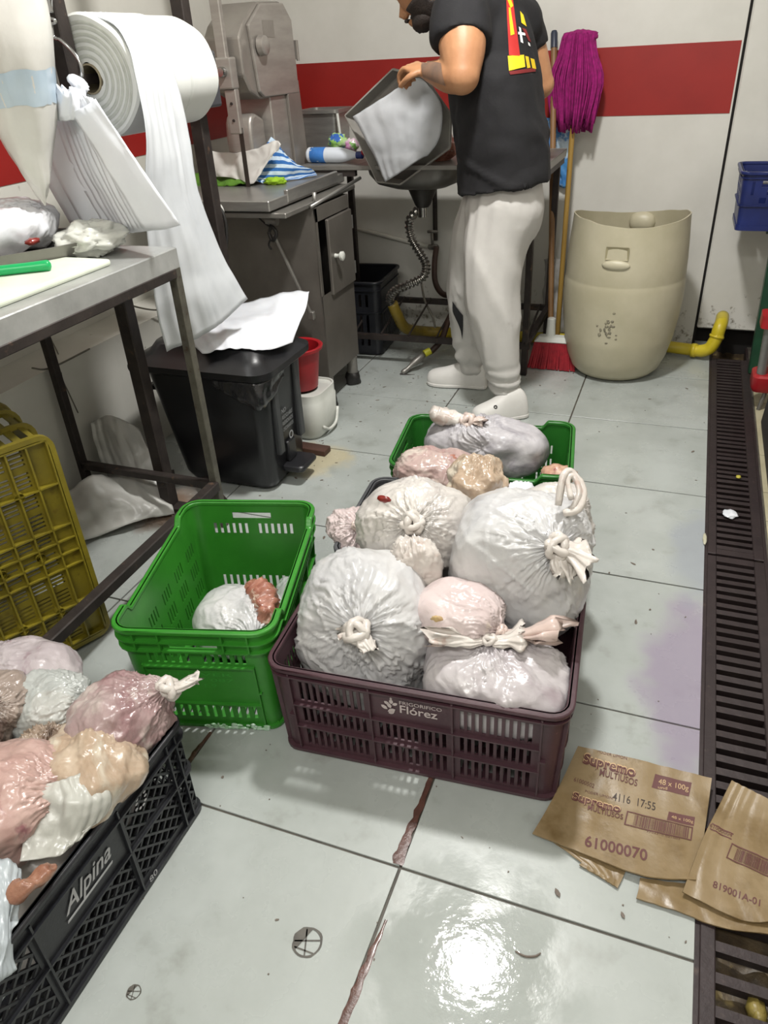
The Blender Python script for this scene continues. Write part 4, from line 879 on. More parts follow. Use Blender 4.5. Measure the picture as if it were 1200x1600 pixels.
o = sheet('white_sheet', [[(-1.20, 1.21, 0.542), (-1.17, 1.33, 0.549), (-1.12, 1.45, 0.549), (-1.04, 1.54, 0.559), (-.95, 1.59, 0.569), (-.875, 1.585, 0.576)], [(-1.12, 1.18, 0.534), (-1.09, 1.28, 0.546), (-1.05, 1.36, 0.546), (-.98, 1.45, 0.546), (-.91, 1.50, 0.549), (-.855, 1.51, 0.554)], [(-1.08, 1.15, 0.519), (-1.02, 1.20, 0.539), (-.98, 1.27, 0.546), (-.93, 1.34, 0.542), (-.88, 1.39, 0.529), (-.84, 1.42, 0.519)], [(-1.04, 1.13, 0.504), (-.98, 1.15, 0.514), (-.93, 1.17, 0.512), (-.875, 1.195, 0.499), (-.848, 1.24, 0.492), (-.826, 1.33, 0.484)]], SHEETW, None, 40, 26, .008, 7, .0014, .016)
tag(o, 'sheet of white plastic lying rumpled over the lid of the black pedal bin', 'sheet')
# red bucket, white drum, plank
c = at(474, 585, y=1.63); c = Vector((-.985, 1.66, .185))
t = thing('red_bucket', 'small red plastic bucket standing in the white drum behind the bin', 'bucket', tuple(c))
m = MB(); m.lathe([(.06, 0), (.062, .004), (.080, .15), (.092, .152), (.094, .163), (.088, .166), (.078, .162), (.060, .012), (0, .010)], c, 36, cap=False); m.build('bucket_shell', REDP, t, smooth=True)
m = MB(); m.tube(cr([c+Vector((.094*math.cos(a), .094*math.sin(a), .155-.03*math.sin((a-2.2)/2.2*pi))) for a in np.linspace(2.2, 4.4, 7)], 18), .003, 6); m.build('wire_grip', CHROME, t, smooth='all')
t = thing('white_drum', 'cut-down white plastic drum between the bin and the steel cabinet', 'drum', (-1.02, 1.67, 0))
m = MB(); loft(m, [rrect(-1.17, -.90, 1.575, 1.765, .05, .0), rrect(-1.18, -.885, 1.565, 1.775, .055, .02), rrect(-1.18, -.88, 1.565, 1.775, .055, .14), rrect(-1.178, -.884, 1.567, 1.773, .055, .146), rrect(-1.178, -.884, 1.567, 1.773, .055, .182), rrect(-1.172, -.890, 1.573, 1.767, .05, .182), rrect(-1.172, -.890, 1.573, 1.767, .05, .176), rrect(-1.172, -.893, 1.573, 1.767, .05, .174)]); m.build('drum_shell', WHITEP, t, smooth=True)
m = MB(); m.tube(cr([(-.880, 1.60, .05), (-.876, 1.64, .025), (-.874, 1.70, .03), (-.878, 1.735, .08)], 12), .006, 8); m.build('moulded_rib', WHITEP, t, smooth='all')
m = MB(); m.lathe([(.07, 0), (.07, .002)], (-1.0, 1.665, .175), 24); m.build('dark_dregs', M('dregs', '#2c211d', '#40322c', 30, .6), t)
m = MB(); p, q = at(420, 690, z=.012), at(512, 705, z=.012); m.bar(p, q, .05, .022); tag(m.build('wood_offcut', M('brown_wood', '#4b3026', '#3b251d', 20, .6, stretch=(.2, 1, 1)), None, bevel=.002), 'short brown wooden offcut sticking out on the floor behind the bin', 'wood')

# ------------------------------------------------------------------ bone saw on its steel cabinet
t = thing('bone_saw', 'upright stainless bone saw with a round knob, standing on the steel cabinet', 'saw', (-1.2, 2.0, .80))
SAWST = M('saw_steel', '#aaa49e', '#98928c', 5, .38, .5, .06, 250, stretch=(1, 1, 5)); SAWD = M('saw_steel_side', '#9c968f', '#89837d', 5, .4, .5, .06, 250)
HX0, HX1 = -1.40, -1.238
# head: silhouette in the y-z plane
hp = [(2.019, 1.3828), (2.133, 1.4501), (2.3175, 1.4555), (2.3859, 1.3969), (2.3903, 1.2471), (2.3903, 1.1385), (2.0863, 1.1439), (2.019, 1.1711), (1.981, 1.2254), (1.981, 1.3448)]
m = MB(); m.prism([(HX0, y, z) for y, z in hp], (HX1-HX0-.012, 0, 0)); m.build('head_housing', SAWD, t, bevel=.008, seg=2)
m = MB(); m.prism([(HX1-.012, y, z) for y, z in [(2.0353, 1.3795), (2.1406, 1.4436), (2.3175, 1.449), (2.3772, 1.3947), (2.3827, 1.2471), (2.3827, 1.1472), (2.095, 1.1494), (2.0624, 1.1689)]], (.014, 0, 0)); m.build('head_door', SAWST, t, bevel=.004, seg=2)
m = MB(); m.lathe([(0, .030), (.026, .030), (.031, .026), (.033, .004), (.026, 0), (.012, -.004)], (HX1+.004, 2.0896, 1.3144), 28, (1, 0, 0), cap=False); m.build('knob', SAWST, t, smooth=True)
m = MB(); m.box((HX1+.0018, 2.133, 1.3394), (HX1+.0035, 2.2198, 1.3936)); m.build('rating_plate', SAWD, t)
m = MB(); m.box((HX1-.03, 2.3903, 1.2634), (HX1+.004, 2.4055, 1.3285)); m.lathe([(.006, 0), (.006, .07)], (HX1+.002, 2.4011, 1.2579), 10); m.build('hinge', SAWD, t)
m = MB(); m.prism([(HX0+.012, y, z) for y, z in [(2.1547, 0.8346), (2.1547, 1.1494), (2.3903, 1.1494), (2.4207, 0.8346)]], (HX1-HX0-.024, 0, 0)); m.build('column', SAWST, t, bevel=.004)
m = MB(); m.prism([(HX1-.012, y, z) for y, z in [(2.2958, 0.8346), (2.285, 1.1472), (2.3903, 1.1928), (2.4207, 0.8346)]], (.012, 0, 0)); m.build('column_edge', SAWD, t, bevel=.002)
# guide rod, clamp and blade
gx, gy = -1.305, 1.952
m = MB(); m.box((gx-.024, gy-.012, 1.19), (gx+.014, gy+.012, 1.80)); m.build('guide_bar', SAWST, t, bevel=.003)
m = MB(); m.box((gx-.036, gy-.022, 1.185), (gx+.034, gy+.022, 1.285)); m.build('guide_clamp', SAWST, t, bevel=.006, seg=2)
m = MB(); m.lathe([(0, .022), (.014, .022), (.017, .016), (.017, 0)], (gx+.0, gy-.022, 1.24), 20, (0, -1, 0)); m.build('clamp_screw', CHROME, t, smooth=True)
m = MB(); m.box((gx-.012, gy-.014, 1.04), (gx+.034, gy+.014, 1.185)); m.build('blade_guide', SAWST, t, bevel=.003)
m = MB()
for z in (1.085, 1.14): m.lathe([(.005, 0), (.005, .004)], (gx+.012, gy-.014, z), 10, (0, -1, 0))
m.build('screw', IRON, t)
m = MB(); m.box((gx+.018, gy-.002, .857), (gx+.036, gy+.000, 1.06)); m.build('saw_blade', M('blade_steel', '#55504c', None, rough=.35, metal=.9), t)
m = MB(); pr = [(2.03, .858), (2.03, 1.02), (2.036, 1.07), (2.052, 1.095), (2.08, 1.10), (2.145, 1.075), (2.145, .858)]; m.prism([(gx-.09, y, z) for y, z in pr], (.115, 0, 0)); m.build('pusher_plate', SAWST, t, bevel=.014, seg=4, smooth=True)
# table tiers
m = MB(); m.box((-1.56, 1.66, .822), (-1.035, 2.32, .857)); m.build('sliding_table', STEEL, t, bevel=.003)
m = MB(); m.box((-1.048, 1.80, .828), (-1.032, 2.25, .872)); m.build('table_fence', STEEL, t, bevel=.003)
m = MB(); m.box((-1.52, 1.68, .797), (-.985, 2.31, .815)); m.build('base_plate', STEELD, t, bevel=.003)
m = MB(); m.tube([(-.975, 1.86, .805), (-.965, 2.32, .835)], .007, 8); m.tube([(-.985, 1.92, .80), (-.985, 1.92, .845)], .008, 8); m.build('slide_rod', STEEL, t, smooth='all')
t = thing('steel_cabinet', 'stainless cabinet under the bone saw with a narrow door and white knob', 'cabinet', (-1.2, 2.0, 0))
CABST = M('cabinet_steel', '#77726c', '#68635d', 4, .4, .45, .05, 200)
cx0, cx1, cy0, cy1 = -1.46, -.968, 1.872, 2.19
m = MB(); m.box((cx0, cy0, .13), (cx1-.001, cy0+.004, .797)); m.box((cx0, cy1-.004, .13), (cx1-.001, cy1, .797)); m.box((cx0, cy0, .13), (cx0+.004, cy1, .797)); m.box((cx0, cy0, .13), (cx1, cy1, .136)); m.box((cx1-.004, cy0, .13), (cx1, cy1, .47)); m.box((cx1-.004, cy0, .47), (cx1, cy0+.022, .797)); m.box((cx1-.004, cy0, .745), (cx1, cy1, .797)); m.build('cabinet_body', CABST, t, bevel=.002)
m = MB(); m.box((cx0+.02, cy0+.02, .2), (cx1-.25, cy1-.02, .79)); m.build('dark_inside', DARK, t)
m = MB(); m.box((cx1-.002, cy0+.085, .455), (cx1+.012, cy1-.004, .742)); d = m.build('door', CABST, t, bevel=.003)
m = MB(); m.lathe([(.009, 0), (.007, .012), (.010, .020), (.017, .024), (.018, .034), (.012, .038), (0, .038)], (cx1+.012, cy0+.125, .60), 20, (1, 0, 0)); m.build('knob', WHITEP, d, smooth=True)
m = MB()
for z in (.51, .69): m.box((cx1+.0, cy1-.004, z-.025), (cx1+.012, cy1+.006, z+.025))
m.build('hinge', STEEL, t)
for x, y in ((cx1-.022, cy0+.025), (cx1-.022, cy1-.035), (cx0+.03, cy0+.025), (cx0+.03, cy1-.035)):
    m = MB(); m.lathe([(.024, .03), (.024, .13)], (x, y, 0), 20); l = m.build('leg', STEELD, t, smooth=True)
    m = MB(); m.lathe([(.026, 0), (.033, .006), (.031, .022), (.034, .034), (.030, .048), (.025, .056)], (x, y, 0), 20, wob=lambda i, a: (.003*math.sin(3*a+i), 0)); m.build('taped_foot', RUBBER, l, smooth=True)
t = thing('hanging_strut', 'grey steel strut tied up under the saw table with black cord', 'strut', tuple(at(425, 360, y=1.80)))
m = MB(); p, q = at(428, 366, y=1.80), at(487, 492, y=1.83); m.bar(p, q, .018, .010); m.build('strut_bar', STEELD, t, bevel=.002)
m = MB(); m.tube(cr([at(u, v, y=1.79) for u, v in ((424, 352), (432, 364), (426, 376), (420, 364))], 12), .007, 8, closed=True); m.tube(cr([at(u, v, y=1.79) for u, v in ((424, 372), (420, 382), (424, 390))], 8), .004, 6); m.tube(cr([at(u, v, y=1.79) for u, v in ((428, 358), (415, 350), (404, 340))], 8), .003, 6); m.build('cord_wrap', RUBBER, t, smooth='all')
m = MB(); m.lathe([(.016, -.022), (.016, .022)], at(425, 345, y=1.80), 14, (1, 0, 0)); m.build('bracket', STEELD, t)
m = MB(); m.box(tuple(at(487, 492, y=1.83)-Vector((.012, .01, .018))), tuple(at(487, 492, y=1.83)+Vector((.012, .01, .014)))); m.build('end_shoe', STEELD, t, bevel=.003)
# cloths on the saw table
ZS = .858
def tp(u, v, y): return at(u, v, y=y)
def stripes(name, axis, freq):
    m = M(name, '#c8d8e6', '#b8cbdd', 12, .9, 0, .3, 200); nt = m.node_tree; N = nt.nodes; L = nt.links; b = N['Principled BSDF']; src = b.inputs['Base Color'].links[0].from_socket
    u = N.new('ShaderNodeUVMap'); sx = N.new('ShaderNodeSeparateXYZ'); L.new(u.outputs[0], sx.inputs[0])
    k = N.new('ShaderNodeMath'); k.operation = 'MULTIPLY'; k.inputs[1].default_value = freq; L.new(sx.outputs[axis], k.inputs[0])
    f = N.new('ShaderNodeMath'); f.operation = 'FRACT'; L.new(k.outputs[0], f.inputs[0]); g = N.new('ShaderNodeMath'); g.operation = 'GREATER_THAN'; g.inputs[1].default_value = .52; L.new(f.outputs[0], g.inputs[0])
    mx = N.new('ShaderNodeMix'); mx.data_type = 'RGBA'; L.new(g.outputs[0], mx.inputs[0]); L.new(src, mx.inputs[6]); mx.inputs[7].default_value = lin('#2f66a8'); L.new(mx.outputs[2], b.inputs['Base Color']); return m
def griduv(o, nu, nv):
    uv = o.data.uv_layers.new(name='UVMap'); k = max(len(o.data.vertices), 1)
    for lp in o.data.loops: uv.data[lp.index].uv = ((lp.vertex_index % nu)/(nu-1), (lp.vertex_index//nu)/(nv-1))
o = sheet('striped_towel', [[tp(424, 214, 2.10), tp(432, 222, 2.10), tp(438, 236, 2.12)], [tp(408, 240, 2.07), tp(440, 243, 2.08), tp(462, 255, 2.12)], [tp(398, 262, 2.04), tp(440, 262, 2.06), tp(485, 264, 2.16)], [tp(392, 280, 2.00), tp(440, 279, 2.06), tp(494, 271, 2.20)], [tp(408, 285, 2.00), tp(440, 283, 2.055), tp(495, 275, 2.19)]], stripes('towel_stripes', 1, 7), None, 26, 26, .008, 16, .004, .012)
griduv(o, 26, 26); tag(o, 'blue and white striped towel bunched on the saw table', 'towel')
o = sheet('white_film_sheet', [[tp(328, 236, 2.02), tp(370, 238, 2.015), tp(400, 232, 2.01), tp(430, 220, 2.02), tp(440, 226, 2.02)], [tp(326, 254, 2.0), tp(370, 252, 2.0), tp(410, 250, 2.0), tp(425, 240, 2.0), tp(434, 236, 2.01)], [tp(324, 268, 1.995), tp(360, 270, 1.99), tp(390, 272, 1.99), tp(412, 258, 1.99), tp(424, 246, 2.0)], [tp(330, 276, 1.99), tp(362, 278, 1.985), tp(392, 288, 1.972), tp(405, 275, 1.98), tp(414, 258, 1.99)]], M('film_on_saw', '#d8d5d0', '#c9c6c1', 6, .4, 0, .2, 30, alpha=.93), None, 30, 22, .008, 14, .0014, .015); tag(o, 'white plastic sheet draped over the cloths on the saw table', 'sheet')
o = sheet('green_cloth', [[tp(300, 272, 2.06), tp(330, 268, 2.08), tp(360, 268, 2.08), tp(390, 272, 2.05)], [tp(302, 284, 2.01), tp(330, 279, 2.02), tp(362, 277, 2.02), tp(396, 282, 2.0)], [tp(306, 291, 1.955), tp(330, 290, 1.96), tp(360, 291, 1.955), tp(388, 289, 1.967)]], M('cloth_green', '#5d8a2a', '#47701f', 20, .95, 0, .5, 200), None, 24, 16, .012, 18, .004, .014); tag(o, 'green cloth bunched under the white sheet at the back of the saw table', 'cloth')
m = MB(); m.ell(tp(430, 283, 2.02), (.045, .032, .014), 26, 18, fn=lambda d, q: q*(1+.4*noise.noise(d*3)+.2*noise.noise(d*8))); tag(m.build('lime_cloth', M('cloth_lime', '#9ac32d', '#83aa22', 26, .95, 0, .5, 200), None, smooth='all'), 'small lime green cloth crumpled in front of the striped towel', 'cloth')
o = thing('cable_plug', 'white round plug with a black cable below the roll stand', 'plug', tuple(at(338, 335, y=1.56)))
m = MB(); m.ell(at(340, 331, y=1.56), (.024, .02, .03), 18, 12); m.build('plug_head', WHITEP, o, smooth='all')
m = MB(); m.tube(cr([at(u, v, y=1.545) for u, v in ((330, 318), (344, 326), (352, 345), (354, 375), (352, 410), (360, 450), (362, 480))], 26), .006, 8); m.build('cable', RUBBER, o, smooth='all')
# ------------------------------------------------------------------ sink unit
t = thing('sink_unit', 'stainless sink counter with one bowl on a dark iron frame against the back wall', 'sink', (-.75, 2.5, 0))
SX0, SX1, SY0, SY1, SZ = -1.22, -.20, 2.30, 2.77, .885
bx0, bx1, by0, by1 = -.97, -.555, 2.325, 2.72
m = MB()
for a, b in (((SX0, SY0, SZ-.004), (bx0, SY1, SZ)), ((bx1, SY0, SZ-.004), (SX1, SY1, SZ)), ((bx0, SY0, SZ-.004), (bx1, by0, SZ)), ((bx0, by1, SZ-.004), (bx1, SY1, SZ)), ((SX0, SY0-.002, SZ-.018), (SX1, SY0+.004, SZ)), ((SX1-.004, SY0, SZ-.030), (SX1, SY1, SZ)), ((SX0, SY0, SZ-.03), (SX0+.004, SY1, SZ)), ((SX0, SY1-.004, SZ-.02), (SX1, SY1, SZ))): m.box(a, b)
m.build('counter_top', STEELD, t, bevel=.002)
m = MB(); loft(m, [rrect(bx0-.002, bx1+.002, by0-.002, by1+.002, .004, SZ-.001), rrect(bx0+.004, bx1-.004, by0+.004, by1-.004, .09, SZ-.004), rrect(bx0+.01, bx1-.01, by0+.01, by1-.01, .10, SZ-.045), rrect(bx0+.035, bx1-.035, by0+.035, by1-.035, .10, SZ-.085), rrect(bx0+.09, bx1-.09, by0+.09, by1-.09, .09, SZ-.108), rrect(bx0+.17, bx1-.17, by0+.16, by1-.16, .03, SZ-.112)]); m.build('sink_bowl', SINKST, t, smooth=True, solid=.003)
bc_ = Vector(((bx0+bx1)/2+.0, (by0+by1)/2, 0))
m = MB(); m.lathe([(.062, SZ-.112), (.060, SZ-.125), (.045, SZ-.160), (.034, SZ-.185), (.026, SZ-.195)], (bc_.x, bc_.y, 0), 24); m.build('drain_cup', M('dark_cup', '#4a4744', '#393735', 8, .45, .6), t, smooth=True)
for x, y in ((SX0+.03, SY0+.03), (SX1-.07, SY0+.13), (SX0+.03, SY1-.03), (SX1-.03, SY1-.03)):
    m = MB(); m.bar((x, y, 0), (x, y, SZ-.03), .026); m.build('leg', IRON, t, bevel=.002)
for a, b in (((SX0+.02, SY0+.10, .135), (SX1-.05, SY0+.13, .135)), ((SX0+.02, SY1-.03, .215), (SX1-.02, SY1-.03, .215)), ((SX0+.02, SY0+.02, .18), (SX0+.02, SY1-.02, .18)), ((SX1-.07, SY0+.13, .135), (SX1-.03, SY1-.03, .215)), ((bx1+.01, SY0+.018, SZ-.03), (SX1, SY0+.018, SZ-.03)), ((SX0, SY0+.018, SZ-.03), (bx0-.01, SY0+.018, SZ-.03)), ((SX1-.015, SY0+.02, SZ-.04), (SX1-.015, SY1-.02, SZ-.04))):
    m = MB(); m.bar(a, b, .024); m.build('frame_rail', IRON, t)
for k in range(7):
    x = SX0+.14+.135*k; m = MB(); m.tube([(x, SY0+.11, .147), (x+.005, SY1-.03, .228)], .005, 6); m.build('shelf_rod', IRON, t)
t = thing('drain_hose', 'corrugated metal drain hose curving from the sink to a yellow pipe', 'hose', (bc_.x, bc_.y, .3))
top = (bc_.x, bc_.y, SZ-.185)
P = cr([top, at(640, 345, y=2.56), at(643, 372, y=2.56), at(656, 395, y=2.55), at(666, 415, y=2.53), at(660, 434, y=2.50), at(637, 445, y=2.48), at(616, 455, y=2.48), at(609, 468, y=2.49), at(613, 478, y=2.50)], 150)
m = MB(); m.tube(P, [.017+.0035*(1 if (i//2) % 2 else -1) for i in range(150)], 14); m.build('corrugated_tube', M('hose_metal', '#a5a29d', '#85827d', 20, .28, .9), t, smooth=True)
m = MB(); m.lathe([(.022, 0), (.022, .06)], (top[0], top[1], top[2]-.05), 16); m.build('collar', CHROME, t, smooth=True)
t = thing('yellow_pipe', 'yellow pipe stub taking the sink hose, running low along the back wall', 'pipe', (-.85, 2.7, 0))
m = MB(); m.tube(cr([at(613, 474, y=2.50), at(620, 490, y=2.52), at(633, 512, y=2.58), (-.86, 2.74, .06), (-.78, 2.80, .040)], 20), .026, 14); m.build('bend', M('pvc_old', '#8f7a2c', '#766422', 10, .45, c3='#55461e', c3s=20), t, smooth='all')
m = MB(); m.tube([(-.80, 2.80, .040), (-.2, 2.845, .034), (.30, 2.845, .034), (.455, 2.80, .040)], .0265, 16); m.build('long_run', PVC, t, smooth='all')
m = MB(); m.tube(cr([(.43, 2.805, .038), (.47, 2.795, .042), (.50, 2.79, .060), (.515, 2.79, .095), (.522, 2.795, .125)], 14), [.0265]*3+[.028]*11, 16); m.tube([(.518, 2.792, .108), (.520, 2.794, .118)], .032, 16); m.tube([(.425, 2.807, .038), (.445, 2.802, .039)], .031, 16); m.tube(cr([(.520, 2.794, .118), (.524, 2.80, .15), (.530, 2.83, .165), (.535, 2.92, .165)], 12), .028, 16); m.build('elbow', M('pvc_elbow', '#d0bd2c', '#bda824', 8, .38, c3='#8b7a20', c3s=30, c3r=(.66, .76)), t, smooth='all')
# things on the sink
t = thing('steel_container', 'square steel food container at the left end of the sink counter', 'container', (-1.2, 2.62, SZ))
m = MB(); ca, cb, cc, ce = -1.335, -1.165, 2.55, 2.72
ca, cb = at(475, 200, y=2.6).x, at(535, 200, y=2.6).x
loft(m, [rrect(ca+.012, cb-.012, cc+.01, ce-.01, .02, SZ), rrect(ca+.006, cb-.006, cc+.004, ce-.004, .022, SZ+.170), rrect(ca-.008, cb+.008, cc-.01, ce+.01, .02, SZ+.173), rrect(ca-.008, cb+.008, cc-.01, ce+.01, .02, SZ+.187), rrect(ca+.004, cb-.004, cc+.002, ce-.002, .02, SZ+.187), rrect(ca+.012, cb-.012, cc+.012, ce-.012, .02, SZ+.01)]); m.build('pan_shell', STEEL, t, smooth=True)
m = MB(); m.tube([(ca-.016, cc-.006, SZ+.005), (ca-.004, cc-.012, SZ+.173)], .006, 6); m.tube([(cb+.025, cc-.02, SZ+.005), (cb+.008, cc-.012, SZ+.173)], .006, 6); m.build('wire_foot', WHITEP, t)
t = thing('bleach_bottle', 'white plastic bottle with a blue label lying on the sink counter', 'bottle', (-1.1, 2.36, SZ))
q0, q1 = at(481, 235, y=2.38), at(568, 238, y=2.36); q0.z = q1.z = SZ+.031; dr = (q1-q0).normalized(); Lb = (q1-q0).length
BT = M('bottle_white', '#d5dae2', '#c8ced8', 5, .35)
m = MB(); m.lathe([(0, 0), (.024, .001), (.030, .008), (.030, Lb*.55), (.026, Lb*.66), (.016, Lb*.82), (.012, Lb*.86), (.012, Lb*.90)], q0, 28, dr); m.build('bottle_body', BT, t, smooth=True)
m = MB(); m.lathe([(.014, Lb*.88), (.014, Lb*.98), (.008, Lb), (0, Lb)], q0, 20, dr); m.build('cap', M('cap_blue', '#1f2f6b', None, rough=.4), t, smooth=True)
m = MB(); m.lathe([(.0304, Lb*.08), (.0306, Lb*.081), (.0306, Lb*.34), (.0304, Lb*.341)], q0, 28, dr, cap=False); m.build('label_band', M('label_blue', '#3f7fc8', '#2f62b0', 14, .4, c3='#d9e4f0', c3s=40, c3r=(.62, .64)), t, smooth=True)
m = MB(); m.ell(at(528, 222, y=2.44), (.045, .03, .032), 22, 14, fn=lambda d, q: q*(1+.35*noise.noise(d*2.6))); tag(m.build('detergent_packet', M('packet_print', '#8fbf5a', '#d2d8c8', 16, .3, c3='#2d5fb0', c3s=18, c3r=(.56, .58), coat=.4), None, smooth='all'), 'crumpled green and blue detergent packet behind the white bottle', 'packet')
m = MB(); m.ell(at(549, 228, y=2.42), (.030, .025, .028), 20, 14, fn=lambda d, q: q*(1+.35*noise.noise(d*2.6+Vector((4, 0, 0))))); tag(m.build('scouring_packet', M('packet_pink', '#b06a9c', '#d8cfd0', 22, .3, c3='#6da04a', c3s=24, c3r=(.55, .58)), None, smooth='all'), 'small pink printed packet beside the neck of the white bottle', 'packet')
m = MB(); m.lathe([(.0, .0), (.012, .002), (.022, .06), (.018, .062)], at(566, 238, y=2.36), 16, (1, -.2, .1)); tag(m.build('red_funnel', REDP, None, smooth=True), 'small red plastic funnel lying beyond the bottle on the sink counter', 'funnel')
m = MB(); m.ell(at(690, 232, y=2.46), (.060, .06, .058), 30, 20, fn=lambda d, q: q*(1+.3*noise.noise(d*2.4))); tag(m.build('meat_piece', MEAT, None, smooth='all'), 'raw red meat on the sink counter, just in front of the person', 'meat')
# below the sink
H = []
for k in range(4): H += slots(k, -(.2, .14)[k % 2], (.2, .14)[k % 2], 12, .05, .2, .4)
uc, *_ = crate('black_crate', 'black crate stored under the sink between cabinet and hose', .50, .34, .36, (-1.24, 2.66, .0), .06, CRB, H+slots(0, -.2, .2, 12, .24, .30, .4), hribs=[(.21, .216, .006), (.315, .32, .006)], taper=.004)
t = thing('brown_hose', 'old brown hose with a steel coupling and yellow band running from the wall tap', 'hose', (-.78, 2.6, 0))
m = MB(); m.tube(cr([at(682, 386, y=2.90), at(679, 410, y=2.86), at(680, 440, y=2.82), at(690, 458, y=2.78), at(706, 464, y=2.70), at(712, 474, y=2.62), at(700, 502, y=2.55), at(690, 530, y=2.48), at(676, 547, y=2.44), at(665, 553, y=2.42)], 60), .014, 12); m.build('hose_line', M('hose_brown', '#3f2b22', '#33231c', 10, .5), t, smooth='all')
m = MB(); m.tube([at(672, 548, y=2.42), at(663, 553, y=2.40)], .0165, 12); m.build('yellow_band', M('band_yellow', '#b8b52a', None, rough=.5), t)
m = MB(); m.tube(cr([at(662, 554, y=2.40), at(652, 563, y=2.37), at(643, 570, y=2.345), at(636, 577, y=2.325), at(628, 583, y=2.305)], 12), [.013, .017, .018, .018, .017, .013, .010, .010, .010, .012, .013, .010], 12); m.build('coupling', STEELD, t, smooth='all')
m = MB(); m.tube(cr([at(625, 584, y=2.30), at(640, 586, y=2.31), at(648, 586, y=2.32)], 8), .004, 6); m.build('clip', IRON, t)
t = thing('wall_tap', 'small grey tap and conduit on the wall under the sink', 'tap', (-.85, 2.95, .45))
m = MB(); m.tube([at(553, 356, y=2.985), at(640, 378, y=2.985), at(672, 386, y=2.97)], .011, 10); m.build('conduit', WALL2, t, smooth='all')
m = MB(); m.tube([at(672, 386, y=2.96), at(682, 386, y=2.90)], .014, 10); m.tube([at(676, 384, y=2.93), at(675, 364, y=2.93)], .008, 8); m.tube([at(668, 362, y=2.93), at(684, 362, y=2.93)], .007, 8); m.build('tap_body', STEELD, t, smooth='all')
m = MB(); m.tube([(-.853, 2.985, .45), (-.853, 2.985, .86)], .012, 8); m.build('riser', IRON, t)
t = tag(MB().tube(cr([at(658, 440, y=2.75), at(664, 470, y=2.72), at(676, 495, y=2.70), at(680, 512, y=2.68)], 20), .0055, 8).build('thin_tube', M('tube_grey', '#6f6a60', None, rough=.5), None, smooth='all'), 'thin grey tube hanging down behind the sink drain hose', 'tube')


#@@FURN2

# ------------------------------------------------------------------ the person
def remesh(o, vox, smooth=6, fac=.5):
    r = o.modifiers.new('r', 'REMESH'); r.mode = 'VOXEL'; r.voxel_size = vox; r.use_smooth_shade = True
    if smooth: q = o.modifiers.new('s', 'SMOOTH'); q.iterations = smooth; q.factor = fac
    bpy.context.view_layer.update(); me = bpy.data.meshes.new_from_object(o.evaluated_get(bpy.context.evaluated_depsgraph_get())); o.modifiers.clear(); old = o.data; o.data = me; bpy.data.meshes.remove(old)
    return o
def limb(m, P, R, n=20, k=24, sx=None):
    Q = cr(P, k); rr = [Vector((r, 0, 0)) for r in R]; RR = [v.x for v in cr(rr, k)]
    m.tube(Q, RR, n); m.ell(Q[0], (RR[0],)*3, n, 10); m.ell(Q[-1], (RR[-1],)*3, n, 10)
    return m
PX, PY = -.33, 2.10
t = thing('person', 'person in a black t-shirt and white trousers bending over the sink with a tray', 'person', (PX, PY, 0))
hip = at(783, 320, y=2.12)
# body: head, neck, arms and hands as one skin
m = MB()
hc = at(659, -29, y=2.06); fw = Vector((-.80, .18, -.56)).normalized(); side = fw.cross(Vector((0, 0, 1))).normalized(); hu = side.cross(fw).normalized(); HR = Matrix((fw, -side, hu)).transposed()
def headf(d, q):
    if d.z < -.1: q = Vector((q.x*(1-.10*(-d.z)), q.y*(1-.30*(-d.z)), q.z))
    return q
m.ell(hc, (.098, .076, .118), 32, 24, rot=HR, fn=headf)
def hp_(x, y, z): return hc+HR @ Vector((x, y, z))
m.ell(hp_(.045, 0, -.085), (.050, .045, .034), 20, 12, rot=HR)                       # jaw and chin
m.tube([hp_(.090, 0, .010), hp_(.108, 0, -.018), hp_(.118, 0, -.034)], [.007, .010, .013], 10)   # nose
m.ell(hp_(.106, 0, -.040), (.012, .017, .009), 12, 8, rot=HR)
m.ell(hp_(.094, 0, -.066), (.012, .024, .006), 12, 8, rot=HR); m.ell(hp_(.092, 0, -.076), (.012, .021, .006), 12, 8, rot=HR)   # lips
for sg in (1, -1): m.ell(hp_(-.005, sg*.078, -.012), (.018, .008, .030), 12, 10, rot=HR); m.ell(hp_(.086, sg*.032, .026), (.012, .022, .006), 10, 6, rot=HR)
nk = at(722, -8, y=2.10)
limb(m, [hc+HR @ Vector((-.03, 0, -.05)), nk+Vector((0, 0, -.02)), nk+Vector((.05, 0, -.08))], [.060, .060, .075])
